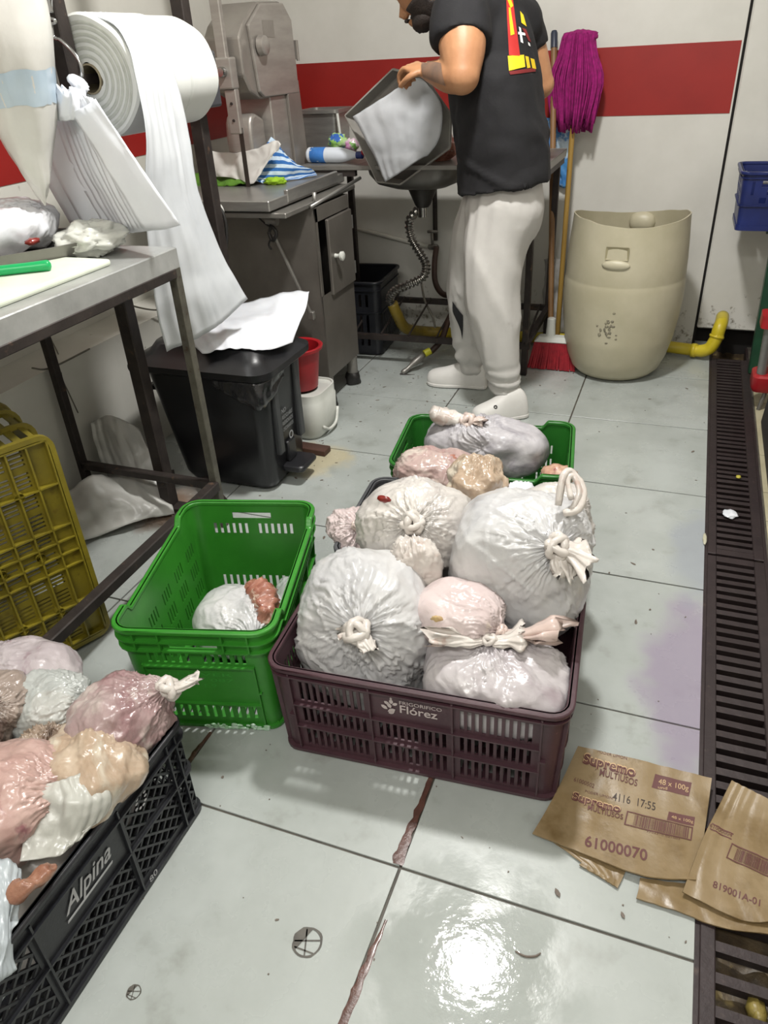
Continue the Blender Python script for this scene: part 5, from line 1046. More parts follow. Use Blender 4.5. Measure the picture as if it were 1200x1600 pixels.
# near arm and hand
sN, eN, wN, pN = at(718, 28, y=1.955), at(722, 118, y=1.86), at(672, 112, y=1.93), at(642, 106, y=1.965)
limb(m, [sN, (sN+eN)/2+Vector((.006, -.004, 0)), eN], [.075, .074, .056]); limb(m, [eN, (eN*.6+wN*.4)+Vector((0, -.004, -.004)), wN], [.054, .050, .031])
def hand(m, w, d, up, sc=1, thumb=1, side_=1):
    """palm, four unequal curled fingers, thumb from the side of the palm"""
    d = Vector(d).normalized(); up = (Vector(up)-d*Vector(up).dot(d)).normalized(); lat = d.cross(up)*side_; w = Vector(w)
    rot = Matrix((d, lat, up)).transposed(); m.ell(w+d*.045, (.052, .040, .018), 18, 12, rot=rot)
    limb(m, [w-d*.01, w+d*.02], [.026, .024], 14, 6)
    for i, (o, L) in enumerate(((-.030, .070), (-.010, .080), (.010, .075), (.029, .060))):
        b = w+d*.085+lat*o; f1 = b+(d*.75-up*.55)*L*.42; f2 = f1+(d*.05-up*.98)*L*.36; f3 = f2+(-d*.65-up*.6)*L*.28
        limb(m, [b-d*.02+up*.004, b+up*.004, f1, f2, f3], [.0095, .0098, .0088, .0080, .0068], 10, 14)
    b = w+d*.025-lat*.034*thumb; limb(m, [b, b+(d*.5-lat*.6*thumb-up*.3)*.035, b+(d*.8-lat*.35*thumb-up*.6)*.068], [.0125, .0108, .0085], 10, 10)
hand(m, wN+(pN-wN)*.05, (pN-wN), Vector((.10, -.25, 1)))
# far arm and hand
sF, eF = at(812, 40, y=2.27), at(846, 132, y=2.31); wF, pF = Vector((-.44, 2.40, 1.02)), Vector((-.53, 2.42, 1.0))
limb(m, [sF, (sF+eF)/2, eF], [.070, .060, .044]); limb(m, [eF, (eF+wF)/2, wF], [.046, .045, .030]); hand(m, wF, pF-wF, Vector((0, .2, 1)), side_=-1)
# trunk under the shirt so that the figure is one body
limb(m, [nk+Vector((.05, 0, -.08)), at(770, 110, y=2.11), at(783, 250, y=2.12)], [.09, .10, .10])
limb(m, [sN, at(765, 40, y=2.12), sF], [.06, .08, .06])
body = m.build('body', SKIN, t, smooth='all'); remesh(body, .0058, 3)
for sg in (1, -1):
    m = MB(); m.ell(hp_(.080, sg*.032, .012), (.012, .014, .011), 14, 10, rot=HR); m.build('eye', M('eye_white', '#d9d5cf', None, rough=.2), t, smooth='all')
# hair and beard as shells on the head
def shell(cond, out, name, r0=(.102, .080, .122)):
    m = MB(); idx = {}; n, k = 48, 36
    for i in range(k+1):
        th = pi*i/k
        for j in range(n):
            p = 2*pi*j/n; d = Vector((math.sin(th)*math.cos(p), math.sin(th)*math.sin(p), math.cos(th)))
            if cond(d): idx[i, j] = len(m.v); m.v.append(tuple(hc+HR @ (headf(d, Vector((d.x*r0[0], d.y*r0[1], d.z*r0[2])))*(1+out*(1+.5*noise.noise(d*9))))))
    for i in range(k):
        for j in range(n):
            q = [(i, j), (i+1, j), (i+1, (j+1) % n), (i, (j+1) % n)]
            if all(a in idx for a in q): m.f.append(tuple(idx[a] for a in q)); m.mi.append(0)
    m.build(name, HAIR, t, smooth='all', solid=.006)
shell(lambda d: d.z > .30+.35*max(0, d.x) or (d.x < -.15 and d.z > -.45), .03, 'hair')
shell(lambda d: d.z < -.30+.25*max(0, -d.x) and d.x > -.30 and not (abs(d.y) < .30 and -.62 < d.z and d.x > .5) and not (d.z > -.45 and d.x > .45 and abs(d.y) < .62), .035, 'beard')
m = MB(); m.ell(hp_(.043, 0, -.090), (.054, .049, .036), 24, 16, rot=HR, fn=lambda d, q: q*(1+.10*noise.noise(d*8))); m.tube([hp_(.099, -.026, -.060), hp_(.108, 0, -.053), hp_(.099, .026, -.060)], .006, 8); m.build('beard', HAIR, t, smooth='all')
# tattooed forearm sleeve of colour: bands lying on the skin
bvb = BVHTree.FromPolygons([v.co+t.location for v in body.data.vertices], [p.vertices for p in body.data.polygons])
def onto(bvh, P, off):
    r_ = bvh.ray_cast(CAM, (P-CAM).normalized())
    if r_[0]: return r_[0]+(r_[1] if r_[1].dot(CAM-r_[0]) > 0 else -r_[1])*off
    q = bvh.find_nearest(P); n = q[1]
    if n.dot(CAM-q[0]) < 0: n = -n
    return q[0]+n*off
def patch(name, rows, bvh, mat, parent, nu=12, nv=12, off=.0022):
    R = [cr(r, nu) for r in rows]; m = MB()
    for i in range(nv):
        for j in range(nu): m.v.append(tuple(onto(bvh, cr([R[a][j] for a in range(len(R))], nv)[i], off)))
    for i in range(nv-1):
        for j in range(nu-1): m.f.append((i*nu+j, i*nu+j+1, (i+1)*nu+j+1, (i+1)*nu+j)); m.mi.append(0)
    return m.build(name, mat, parent, smooth='all', merge=False)
yN = 1.83
patch('tattoo', [[at(659, 96, y=yN), at(675, 97, y=yN), at(690, 99, y=yN)], [at(659, 108, y=yN), at(676, 112, y=yN), at(692, 116, y=yN)], [at(662, 120, y=yN), at(680, 128, y=yN), at(697, 134, y=yN)]], bvb, TATT, t)
# shirt
m = MB()
limb(m, [at(733, 10, y=2.10)+Vector((.02, 0, -.03)), at(757, 60, y=2.11), at(775, 140, y=2.12), at(784, 220, y=2.12)], [.10, .145, .158, .158], 28, 20)
limb(m, [at(775, 140, y=2.06), at(784, 230, y=2.06)], [.135, .150], 24, 10); limb(m, [at(775, 140, y=2.18), at(784, 220, y=2.18)], [.140, .150], 24, 10)
limb(m, [sN+Vector((.01, .04, .0)), at(752, 30, y=2.1), sF+Vector((0, -.03, 0))], [.088, .115, .088], 24, 14)
m.tube([sN+Vector((0, .01, .01)), sN+(eN-sN)*.25, sN+(eN-sN)*.46], [.090, .092, .092], 24); m.ell(sN+Vector((0, .01, .01)), (.09,)*3, 24, 12); m.tube([sF, sF+(eF-sF)*.46], [.082, .074], 24); m.ell(sF, (.082,)*3, 24, 12)
limb(m, [at(784, 215, y=2.11), at(788, 262, y=2.12), at(788, 300, y=2.12)], [.162, .164, .164], 28, 8); limb(m, [at(786, 220, y=2.08), at(788, 300, y=2.07)], [.158, .162], 24, 8)
sh = m.build('t_shirt', SHIRT, t, smooth='all'); remesh(sh, .011, 8)
# trim the hem and sleeve openings cleanly
def cutoff(o, pt_, n, keep=None):
    bm = bmesh.new(); bm.from_mesh(o.data); off = worldoff(o)
    g = [e for e in bm.verts[:]+bm.edges[:]+bm.faces[:] if keep is None or keep(((e.co if hasattr(e, 'co') else (e.verts[0].co+e.verts[-1].co)/2))+off)]
    bmesh.ops.bisect_plane(bm, geom=g, plane_co=Vector(pt_)-off, plane_no=n, clear_outer=True); bm.to_mesh(o.data); bm.free()
h0, h1 = at(722, 304, y=2.0), at(856, 277, y=2.2); hd = (h1-h0).normalized(); hn = -(hd.cross(Vector((.35, 1, 0)))).normalized()
if hn.z > 0: hn = -hn
cutoff(sh, h0, hn)
for v in sh.data.vertices:
    w = v.co+t.location; e = .010*noise.noise(Vector((w.x*9, w.y*9, w.z*4)))+.004*noise.noise(w*22)+.010*max(0, 1-4*abs(noise.noise(Vector((w.x*6+w.z*7, w.y*6, w.z*4)))))*max(0, min(1, (1.15-w.z)*6)); v.co += v.normal*e
sh.modifiers.new('solidify', 'SOLIDIFY').thickness = .003
# printed shapes on the back
bvs = BVHTree.FromPolygons([v.co+t.location for v in sh.data.vertices], [p.vertices for p in sh.data.polygons])
PRR, PRY, PRW, PRD = M('print_red', '#b02420', None, rough=.7), M('print_yellow', '#d9b81c', None, rough=.7), M('print_white', '#d8d8d8', None, rough=.7), M('print_darkred', '#6f1a1c', None, rough=.7)
yb = 2.0
def pq(name, q, mat, off=.0022): patch(name, [[at(*q[0], y=yb), at(*q[1], y=yb)], [at(*q[3], y=yb), at(*q[2], y=yb)]], bvs, mat, t, 8, 10, off)
pq('print_shape', [(790, -8), (800, -6), (812, 88), (795, 87)], PRR); pq('print_edge', [(794, 12), (797, 14), (803, 54), (797, 56)], PRY, .0032); pq('print_edge', [(790, -4), (795, -6), (801, 10), (797, 14)], PRY, .0032)
pq('print_band', [(793, 88), (818, 86), (820, 105), (795, 111)], PRY); pq('print_band', [(820, 88), (825, 89), (828, 106), (823, 107)], PRY); pq('print_band', [(828, 91), (834, 93), (837, 108), (831, 107)], PRY)
pq('print_hem', [(795, 112), (836, 106), (836, 112), (797, 117)], PRD); pq('print_mark', [(810, 42), (813, 44), (817, 68), (813, 66)], PRW); pq('print_mark', [(809, 50), (820, 52), (820, 56), (809, 54)], PRW); pq('print_mark', [(824, 66), (827, 68), (828, 73), (825, 71)], PRW)
pq('print_shape', [(812, 18), (817, 24), (822, 42), (814, 36)], PRY); pq('print_shape', [(815, 44), (821, 46), (829, 66), (825, 64)], PRD)
# trousers
kN, aN, kF, aF = at(768, 462, y=2.0), at(788, 600, y=2.0), at(735, 450, y=2.22), at(738, 572, y=2.25)
m = MB()
limb(m, [at(788, 305, y=2.08), at(788, 330, y=2.07)], [.135, .140], 24, 6); limb(m, [at(786, 305, y=2.16), at(786, 330, y=2.17)], [.13, .135], 24, 6)
limb(m, [at(790, 325, y=2.06), at(773, 385, y=2.03), kN, at(779, 530, y=2.0), aN], [.134, .114, .099, .085, .058], 24, 26)
limb(m, [at(776, 330, y=2.18), at(752, 385, y=2.21), kF, at(736, 520, y=2.24), aF], [.135, .118, .092, .078, .056], 24, 26)
tr = m.build('trousers', PANTS, t, smooth='all'); remesh(tr, .010, 6)
for v in tr.data.vertices:
    w = v.co+t.location; low = max(0, 1-abs(w.z-.14)/.10); mid = max(0, 1-abs(w.z-.45)/.3)
    e = .009*noise.noise(Vector((w.x*6, w.y*6, w.z*5)))+low*(.008*math.sin(w.z*130+9*noise.noise(w*7)))+.012*mid*max(0, 1-3*abs(noise.noise(Vector((w.x*7, w.y*7, w.z*5+w.x*5)))))*.7+.008*max(0, 1-3*abs(noise.noise(Vector((w.x*13, w.y*13, w.z*2.5)))))
    v.co += v.normal*e
bvt = BVHTree.FromPolygons([v.co+t.location for v in tr.data.vertices], [p.vertices for p in tr.data.polygons])
patch('black_patch', [[at(708, 470, y=2.1), at(716, 482, y=2.1), at(724, 492, y=2.1)], [at(709, 488, y=2.1), at(717, 503, y=2.1), at(724, 512, y=2.1)], [at(718, 505, y=2.1), at(721, 518, y=2.1), at(723, 530, y=2.1)]], bvt, M('patch_black', '#1b1a1d', None, rough=.8), t, 8, 8, .004)
# shoes
def shoe(name, heel, toe, W, h):
    heel, toe = Vector(heel), Vector(toe); d = (toe-heel); L = d.length; d.normalize(); lat = Vector((0, 0, 1)).cross(d); m = MB(); n = 28
    prof = [(0, .55, .35), (.04, .78, .75), (.12, .86, 1.0), (.25, .82, 1.05), (.40, .80, .95), (.55, .92, .74), (.70, 1.0, .58), (.84, .96, .50), (.93, .78, .42), (.98, .5, .30), (1, .25, .16)]
    for f, w, hh in prof:
        for j in range(n):
            a = 2*pi*j/n; y = math.cos(a); z = math.sin(a); y = math.copysign(abs(y)**.8, y); zz = h*hh*(z if z > 0 else 0)*1.0 + .022+(.0 if z > 0 else -.020*min(1, -z*2.2))
            m.v.append(tuple(heel+d*L*f+lat*y*W/2*w+Vector((0, 0, zz+.010*max(0, f-.8)))))
    k = len(prof)
    for i in range(k-1):
        for j in range(n): m.f.append((i*n+j, i*n+(j+1) % n, (i+1)*n+(j+1) % n, (i+1)*n+j)); m.mi.append(0)
    m.f += [tuple(range(n))[::-1], tuple(range((k-1)*n, k*n))]; m.mi += [0, 0]
    o = m.build(name, SHOE, t, smooth='all'); o.modifiers.new('s', 'SUBSURF').render_levels = 1
    m = MB(); R0 = []
    for f, w, hh in prof: R0.append((f, w))
    loopp = [heel+d*L*f+lat*W/2*w*1.03 for f, w in R0]+[heel+d*L*f-lat*W/2*w*1.03 for f, w in R0[::-1]]
    m.prism([p+Vector((0, 0, .002)) for p in loopp], (0, 0, .016)); m.build('sole', SHOE, o, smooth=True, bevel=.004, seg=2); return o
def fl0(v): v = Vector(v); v.z = 0; return v
fs_ = shoe('shoe', fl0(at(762, 605, z=.0)), fl0(at(668, 592, z=.02)), .098, .10)
ns_ = shoe('shoe', fl0(at(822, 640, z=.02)), fl0(at(738, 662, z=.0)), .098, .10)
m = MB(); bp_ = at(774, 636, y=1.94); q_ = onto(BVHTree.FromPolygons([v.co+worldoff(ns_) for v in ns_.data.vertices], [p.vertices for p in ns_.data.polygons]), bp_, .002); m.lathe([(.0035, 0), (.0055, .002), (.0075, 0)], q_, 16, (CAM-q_), cap=False); m.build('rivet', BLACKP, ns_)

# the tray and the plastic sheet in the hands
o = thing('held_tray', 'grey tray tipped over the sink in the hands, a white plastic sheet on it', 'tray', tuple(at(625, 190, y=2.22)))
A = [at(537, 180, y=2.26), at(613, 106, y=2.24), at(664, 118, y=2.24), at(706, 178, y=2.27), at(704, 232, y=2.30), at(625, 290, y=2.30), at(588, 286, y=2.28), at(556, 216, y=2.26)]
cen = sum(A, Vector())/len(A); back = Vector((.12, 1, -.10)).normalized()
m = MB(); ring0 = A; ring1 = [cen+(p-cen)*.90+back*.055 for p in A]; ring2 = [cen+(p-cen)*.965 for p in A]; ring3 = [cen+(p-cen)*.87+back*.050 for p in A]
loft(m, [ring2, ring0, ring1], caps=False); m.f.append(tuple(range(16, 24))); m.mi.append(0); m.build('tray_shell', M('tray_grey', '#a29e98', '#8f8b85', 8, .45, .1), o, bevel=.004, solid=.003)
sheet('plastic_sheet', [[at(552, 182, y=2.225), at(600, 152, y=2.205), at(650, 122, y=2.20), at(676, 140, y=2.205)], [at(566, 206, y=2.22), at(606, 180, y=2.195), at(655, 158, y=2.195), at(690, 165, y=2.21)], [at(580, 236, y=2.22), at(618, 215, y=2.195), at(655, 200, y=2.20), at(690, 200, y=2.215)], [at(592, 262, y=2.225), at(618, 250, y=2.21), at(650, 232, y=2.215), at(682, 226, y=2.225)], [at(602, 284, y=2.235), at(622, 272, y=2.22), at(645, 256, y=2.225), at(668, 242, y=2.235)]], M('held_sheet', '#c3c5c9', '#b3b5b9', 5, .4, 0, .15, 25), o, 28, 28, .007, 12, .0015, .010)


# ------------------------------------------------------------------ barrel, brooms and things by the back wall
bcx, bcy = .105, 2.595
t = thing('plastic_barrel', 'big cream plastic barrel with its top cut off unevenly, below the mop', 'barrel', (bcx, bcy, 0))
BP = [(.0, .004), (.120, .003), (.165, .010), (.190, .035), (.212, .09), (.228, .16), (.2325, .186), (.2325, .190), (.242, .26), (.247, .34), (.246, .40), (.2440, .420), (.2428, .424), (.2432, .430), (.241, .50), (.236, .57), (.230, .63), (.228, .655)]
def topz(i, a, n=len(BP)):
    w = .016*math.cos(2*(a-.15))-.012*math.sin(a)+.004*noise.noise(Vector((math.cos(a)*3, math.sin(a)*3, 0))); f = max(0, (i-14)/3) if i < n else max(0, (n+3-i-0)/3)
    return (0, w*min(1, f))
m = MB(); m.lathe(BP+[(.2235, .655), (.226, .63), (.232, .57)], (bcx, bcy, 0), 72, cap=False, wob=topz); 
inner = [(.232, .569), (.237, .50), (.240, .40), (.240, .30), (.225, .16), (.18, .04), (0, .03)]; m.lathe(inner, (bcx, bcy, 0), 72, cap=False)
m.build('barrel_shell', BARREL, t, smooth=True)
for an, sgn in ((-1.66, 1), (1.42, -1)):
    ca, sa = math.cos(an), math.sin(an); e1 = Vector((-sa, ca, 0)); n_ = Vector((ca, sa, 0)); c = Vector((bcx, bcy, .555))+n_*(.2365 if sgn > 0 else .222)
    m = MB()
    if sgn > 0:
        for z0, z1, dp0, dp1 in ((.028, .022, .003, .010), (.022, -.020, .010, .012),):
            pass
        A = [c+e1*x+Vector((0, 0, z))+n_*d for x, z, d in ((-.045, .028, .002), (.045, .028, .002), (.045, -.022, .002), (-.045, -.022, .002))]
        B = [c+e1*x+Vector((0, 0, z))-n_*.004 for x, z in ((-.036, .014), (.036, .014), (.036, -.010), (-.036, -.010))]
        m.add(A+B, [(0, 1, 5, 4), (1, 2, 6, 5), (2, 3, 7, 6), (3, 0, 4, 7), (4, 5, 6, 7)])
        m.build('hand_recess', M('barrel_shade', '#a59d80', '#978f72', 6, .5), t, bevel=.003, seg=2)
        m = MB(); m.ell(c+Vector((0, 0, -.042))+n_*.000, (.055, .014, .020), 20, 12, rot=Matrix((e1, n_, Vector((0, 0, 1)))).transposed()); m.build('grip_bulge', BARREL, t, smooth='all')
    else:
        m.ell(c+Vector((0, 0, .035)), (.056, .030, .042), 22, 14, rot=Matrix((e1, n_, Vector((0, 0, 1)))).transposed(), fn=lambda d, q: Vector((q.x*(1.1 if abs(d.x) < .8 else 1), q.y, q.z))); m.build('grip_bulge', BARREL, t, smooth='all')
sc_ = M('scrape', '#6f6a5c', '#8f8975', 60, .6)
m = MB()
for i in range(26):
    a = -1.62-.06+random.gauss(0, .07); z = .255+random.gauss(0, .030)+(a+1.68)*.25; r = np.interp(z, [p[1] for p in BP[1:]], [p[0] for p in BP[1:]])+.0006
    m.ell((bcx+r*math.cos(a), bcy+r*math.sin(a), z), (random.uniform(.003, .008), .001, random.uniform(.003, .009)), 6, 4)
o = m.build('scuff_mark', sc_, t, smooth='all')
t = thing('broom', 'broom with red bristles and a tan wooden stick leaning behind the barrel', 'broom', (-.17, 2.56, 0))
st0, st1 = Vector((-.185, 2.58, .14)), at(866, 50, y=2.95)
m = MB(); m.tube([st0, st0+(st1-st0)*.5, st1], .0125, 14); m.build('stick', WOODH, t, smooth=True)
m = MB(); dv = (st1-st0).normalized(); m.tube([st1-dv*.06, st1-dv*.005, st1+dv*.004], [.0145, .0145, .011], 14); m.build('end_cap', M('cap_navy', '#2b3142', None, rough=.4), t, smooth=True)
hx0, hx1 = at(835, 532, y=2.56).x, at(835, 532, y=2.56).x+.18
m = MB(); m.hexa([(hx0, 2.535, .118), (hx1, 2.535, .118), (hx1, 2.60, .118), (hx0, 2.60, .118), (hx0+.02, 2.545, .142), (hx1-.02, 2.545, .142), (hx1-.02, 2.59, .142), (hx0+.02, 2.59, .142)]); m.lathe([(.022, .10), (.018, .19)], (-.185, 2.58, .03), 14); m.build('broom_block', WHITEP, t, bevel=.004)
m = MB()
for i in range(30):
    for j in range(5):
        f = i/29-.5; x = (hx0+hx1)/2+f*.168; y = 2.545+j*.0125; m.tube([(x, y, .120), (x+f*.04+random.uniform(-.003, .003), y-.012+.012*(j-2)+random.uniform(-.003, .003), .004)], [.0036, .0044], 5)
m.build('bristles', BROOMR, t)
t = thing('mop', 'magenta string mop stood upside down against the red stripe, on a yellow stick', 'mop', (-.18, 2.86, 0))
mt = at(905, 60, y=2.90); mb_ = Vector((-.20, 2.80, .0)); ma = at(885, 330, y=2.86)
m = MB(); dv = (mt-ma).normalized(); m.tube([ma-dv*.62, ma, mt-dv*.02], .0115, 12); m.build('stick', WOODY, t, smooth=True)
m = MB(); m.tube([mt-dv*.10, mt-dv*.04], .0155, 12); m.build('socket', M('socket_purple', '#5b2a6b', None, rough=.4), t, smooth=True)
rn = random.Random(3)
m = MB()
for i in range(260):
    a = rn.uniform(0, 2*pi); rr = rn.uniform(.3, 1); ex, ey = math.cos(a)*rr, math.sin(a)*rr
    if ey < -.72 and abs(ex) < .10: ex += .2
    L = rn.uniform(.28, .345); w1 = .108+.016*rn.random(); p0 = mt+Vector((ex*.035, ey*.02-.012, .012)); P = [p0, p0+Vector((ex*.028, ey*.016-.008, .004)), mt+Vector((ex*w1*.70, ey*.040-.018, -.055)), mt+Vector((ex*w1*1.02, ey*.048-.02, -.5*L)), mt+Vector((ex*w1*(.76+rn.uniform(-.10, .10)), ey*.046-.016, -L))]
    m.tube(cr(P, 14), .0042, 5)
m.build('mop_strings', MOPP, t, smooth='all')
m = MB(); m.ell(mt+Vector((.005, -.014, .004)), (.072, .034, .026), 24, 14, fn=lambda d, q: q*(1+.22*noise.noise(d*4))); m.build('mop_crown', MOPP, t, smooth='all')
o = sheet('blue_wrapper', [[at(852, 184, y=2.985), at(872, 186, y=2.97), at(893, 196, y=2.985)], [at(850, 215, y=2.975), at(874, 220, y=2.95), at(895, 230, y=2.975)], [at(856, 250, y=2.975), at(876, 255, y=2.95), at(892, 262, y=2.98)], [at(868, 285, y=2.985), at(880, 294, y=2.97), at(888, 288, y=2.985)]], M('wrapper_blue', '#4f94d2', '#3f78ba', 12, .25, 0, .3, 40, c3='#c4dbee', c3s=9, c3r=(.50, .56), coat=.4), None, 22, 26, .014, 18, .0012, .01)
tag(o, 'crinkled blue and white plastic wrapper hanging on the wall behind the sticks', 'wrapper')
o = sheet('white_bag', [[at(852, 405, y=2.93), at(866, 402, y=2.90), at(880, 408, y=2.93)], [at(850, 440, y=2.92), at(866, 438, y=2.86), at(882, 440, y=2.92)], [at(848, 480, y=2.90), at(866, 482, y=2.84), at(882, 480, y=2.90)], [at(846, 522, y=2.88), at(864, 526, y=2.82), at(882, 522, y=2.88)]], M('bag_behind', '#b9b7b4', '#a5a3a0', 8, .35, 0, .3, 30, alpha=.9), None, 22, 26, .02, 12, .0014, .015)
tag(o, 'greyish plastic bag slumped on the floor between sink frame and barrel', 'bag')
# ------------------------------------------------------------------ right-hand edge
t = thing('green_post', 'dark green metal upright of a rack by the wall panel', 'post', (.69, 2.68, 0))
GRN = M('green_metal', '#1f4a33', '#173a29', 10, .45, .1, .1, 60, c3='#2e3a30', c3s=20)
m = MB(); m.hexa([(.665, 2.66, 0), (.72, 2.66, 0), (.72, 2.72, 0), (.665, 2.72, 0), (.645, 2.66, .60), (.70, 2.66, .60), (.70, 2.72, .60), (.645, 2.72, .60)]); m.build('upright', GRN, t, bevel=.004)
m = MB(); m.bar((.62, 2.68, .592), (1.1, 2.68, .592), .03, .02); m.bar((.65, 2.80, .592), (1.1, 2.80, .592), .03, .02); m.bar((.645, 2.68, .592), (.645, 2.84, .592), .03, .02); m.build('shelf_rail', GRN, t)
m = MB(); m.box((1.05, 2.66, 0), (1.10, 2.72, .6)); m.build('upright', GRN, t)
H = [(k, -.16, -.15, .13, .18) for k in range(4)]
for k in range(4):
    for r_ in range(3):
        for c in range(5): 
            u = -.115+.045*c+(.0225 if r_ % 2 else 0); H.append((k, u-.012, u+.012, .100+.03*r_, .122+.03*r_))
blc, *_ = crate('blue_crate', 'deep blue crate resting on the green rack at the right edge', .40, .28, .215, (.690, 2.745, .603), .02, CRBL, H, taper=.012, hribs=[(.190, .194, .006), (.09, .096, .006), (.0, .02, .004)], r=.03)
t = thing('red_trolley', 'red and grey plastic trolley corner at the right edge, in front of the green post', 'trolley', (.70, 2.3, 0))
p0, p1 = at(1188, 592, y=2.30), at(1203, 505, y=2.30)
m = MB(); m.tube([p0, p1], .017, 14); m.build('grey_tube', M('tube_silver', '#8b8b88', '#757572', 8, .35, .5), t, smooth=True)
m = MB(); loft(m, [rrect(p0.x-.022, p0.x+.25, 2.27, 2.38, .02, p0.z-.045), rrect(p0.x-.030, p0.x+.25, 2.262, 2.388, .025, p0.z-.03), rrect(p0.x-.030, p0.x+.25, 2.262, 2.388, .025, p0.z+.015), rrect(p0.x-.022, p0.x+.25, 2.27, 2.38, .02, p0.z+.022)]); m.build('red_socket', REDP, t, smooth=True)
m = MB(); loft(m, [rrect(p1.x-.03, p1.x+.25, 2.27, 2.38, .02, p1.z-.015), rrect(p1.x-.03, p1.x+.25, 2.27, 2.38, .02, p1.z+.03)]); m.build('red_socket', REDP, t, smooth=True)
m = MB(); m.tube([(p0.x+.03, 2.29, p0.z-.03), (p0.x+.015, 2.28, .0)], .008, 8); m.tube([(p0.x+.2, 2.36, p0.z-.03), (p0.x+.2, 2.36, .0)], .008, 8); m.build('leg', STEELD, t)
m = MB(); loft(m, [rrect(.695, 1.0, 1.35, 2.15, .04, .0), rrect(.690, 1.0, 1.34, 2.16, .04, .02), rrect(.70, 1.0, 1.34, 2.16, .04, .22)]); tag(m.build('grey_tub', M('tub_grey', '#3a393d', '#2f2e32', 8, .5), None, smooth=True), 'dark grey plastic tub standing beside the drain at the right edge', 'tub')
# ------------------------------------------------------------------ cardboard on the drain
def lift(u, v, z): return at(u, v, z=z)
def board(name, rows, label, seed, nu=30, nv=20, amp=.0025):
    o = sheet(name, rows, CARD, None, nu, nv, amp, 14, .0030, .004, seed); q = o.modifiers.new('split', 'EDGE_SPLIT'); q.split_angle = math.radians(35); return tag(o, label, 'cardboard', )
B1 = [[(903, 1166, .030), (955, 1178, .028), (1030, 1196, .024), (1112, 1217, .022)], [(882, 1212, .014), (950, 1228, .013), (1025, 1246, .012), (1106, 1262, .014)], [(856, 1262, .010), (930, 1280, .010), (1015, 1300, .012), (1098, 1318, .014)], [(832, 1302, .010), (910, 1334, .012), (1008, 1370, .016), (1087, 1376, .020)]]
c1 = board('cardboard_sheet', [[lift(*p) for p in r] for r in B1], 'wet flattened cardboard with large dark number and two curved logos, beside the maroon crate', 1)
B2 = [[(862, 1314, .004), (915, 1332, .004), (978, 1360, .004)], [(905, 1345, .004), (935, 1360, .004), (972, 1374, .004)], [(905, 1352, .004), (940, 1372, .004), (965, 1388, .004)]]
c2 = board('cardboard_flap', [[lift(*p) for p in r] for r in B2], 'small cardboard flap showing under the lower edge of the lettered sheet', 2, 20, 12)
B3 = [[(1000, 1372, .006), (1060, 1380, .006), (1130, 1380, .006), (1215, 1385, .006)], [(998, 1388, .006), (1060, 1404, .006), (1130, 1425, .006), (1215, 1440, .006)], [(994, 1404, .006), (1060, 1425, .006), (1130, 1450, .006), (1215, 1462, .006)]]
c3 = board('cardboard_sheet', [[lift(*p) for p in r] for r in B3], 'long plain cardboard strip lying lowest, across the drain at the right edge', 3)
B4 = [[(1143, 1220, .034), (1180, 1238, .032), (1225, 1262, .030)], [(1122, 1262, .022), (1165, 1275, .022), (1225, 1300, .022)], [(1098, 1310, .026), (1150, 1328, .020), (1225, 1352, .020)], [(1082, 1352, .024), (1140, 1384, .018), (1220, 1410, .016)], [(1066, 1394, .016), (1160, 1438, .014), (1220, 1440, .014)]]
c4 = board('cardboard_sheet', [[lift(*p) for p in r] for r in B4], 'folded cardboard with a barcode at the right edge, lying over the drain', 4)
B5 = [[(1110, 1246, .016), (1125, 1248, .016), (1135, 1252, .016)], [(1104, 1285, .016), (1112, 1290, .016), (1118, 1295, .016)]]
def bvhof(o):
    dg = bpy.context.evaluated_depsgraph_get(); bpy.context.view_layer.update(); e = o.evaluated_get(dg); me = e.to_mesh(); b = BVHTree.FromPolygons([v.co.copy() for v in me.vertices], [p.vertices[:] for p in me.polygons]); e.to_mesh_clear(); return b
def lay(o, bvh, off=.0007):
    for v in o.data.vertices:
        h = bvh.ray_cast(Vector((v.co.x, v.co.y, .3)), Vector((0, 0, -1)))
        if h[0]: v.co = h[0]+Vector((0, 0, off+max(0, v.co.z-.5)))
    return o
bv1, bv4 = bvhof(c1), bvhof(c4)
def print_on(parent, bvh, s_, a, b, hpx, mat, name='lettering', z=.014, bold=0, shear=0, off=.0007):
    p, q = at(*a, z=z), at(*b, z=z); rt = (q-p); W = rt.length; rt.normalize(); up = Vector((-rt.y, rt.x, 0)); pu = at(a[0], a[1]-hpx, z=z); h = abs((pu-p).dot(up))
    o = text(name, s_, p, rt, up, W, h, mat, parent, bold=bold, shear=shear); return lay(o, bvh, off)
def quad_on(parent, bvh, q, mat, name='printed_box', z=.014, off=.0005, nu=8, nv=4):
    P = [at(*p, z=z) for p in q]; m = MB()
    for i in range(nv+1):
        for j in range(nu+1): f, g = j/nu, i/nv; m.v.append(tuple((P[0]*(1-f)+P[1]*f)*(1-g)+(P[3]*(1-f)+P[2]*f)*g))
    for i in range(nv):
        for j in range(nu): m.f.append((i*(nu+1)+j, i*(nu+1)+j+1, (i+1)*(nu+1)+j+1, (i+1)*(nu+1)+j)); m.mi.append(0)
    return lay(m.build(name, mat, parent, smooth='all'), bvh, off)
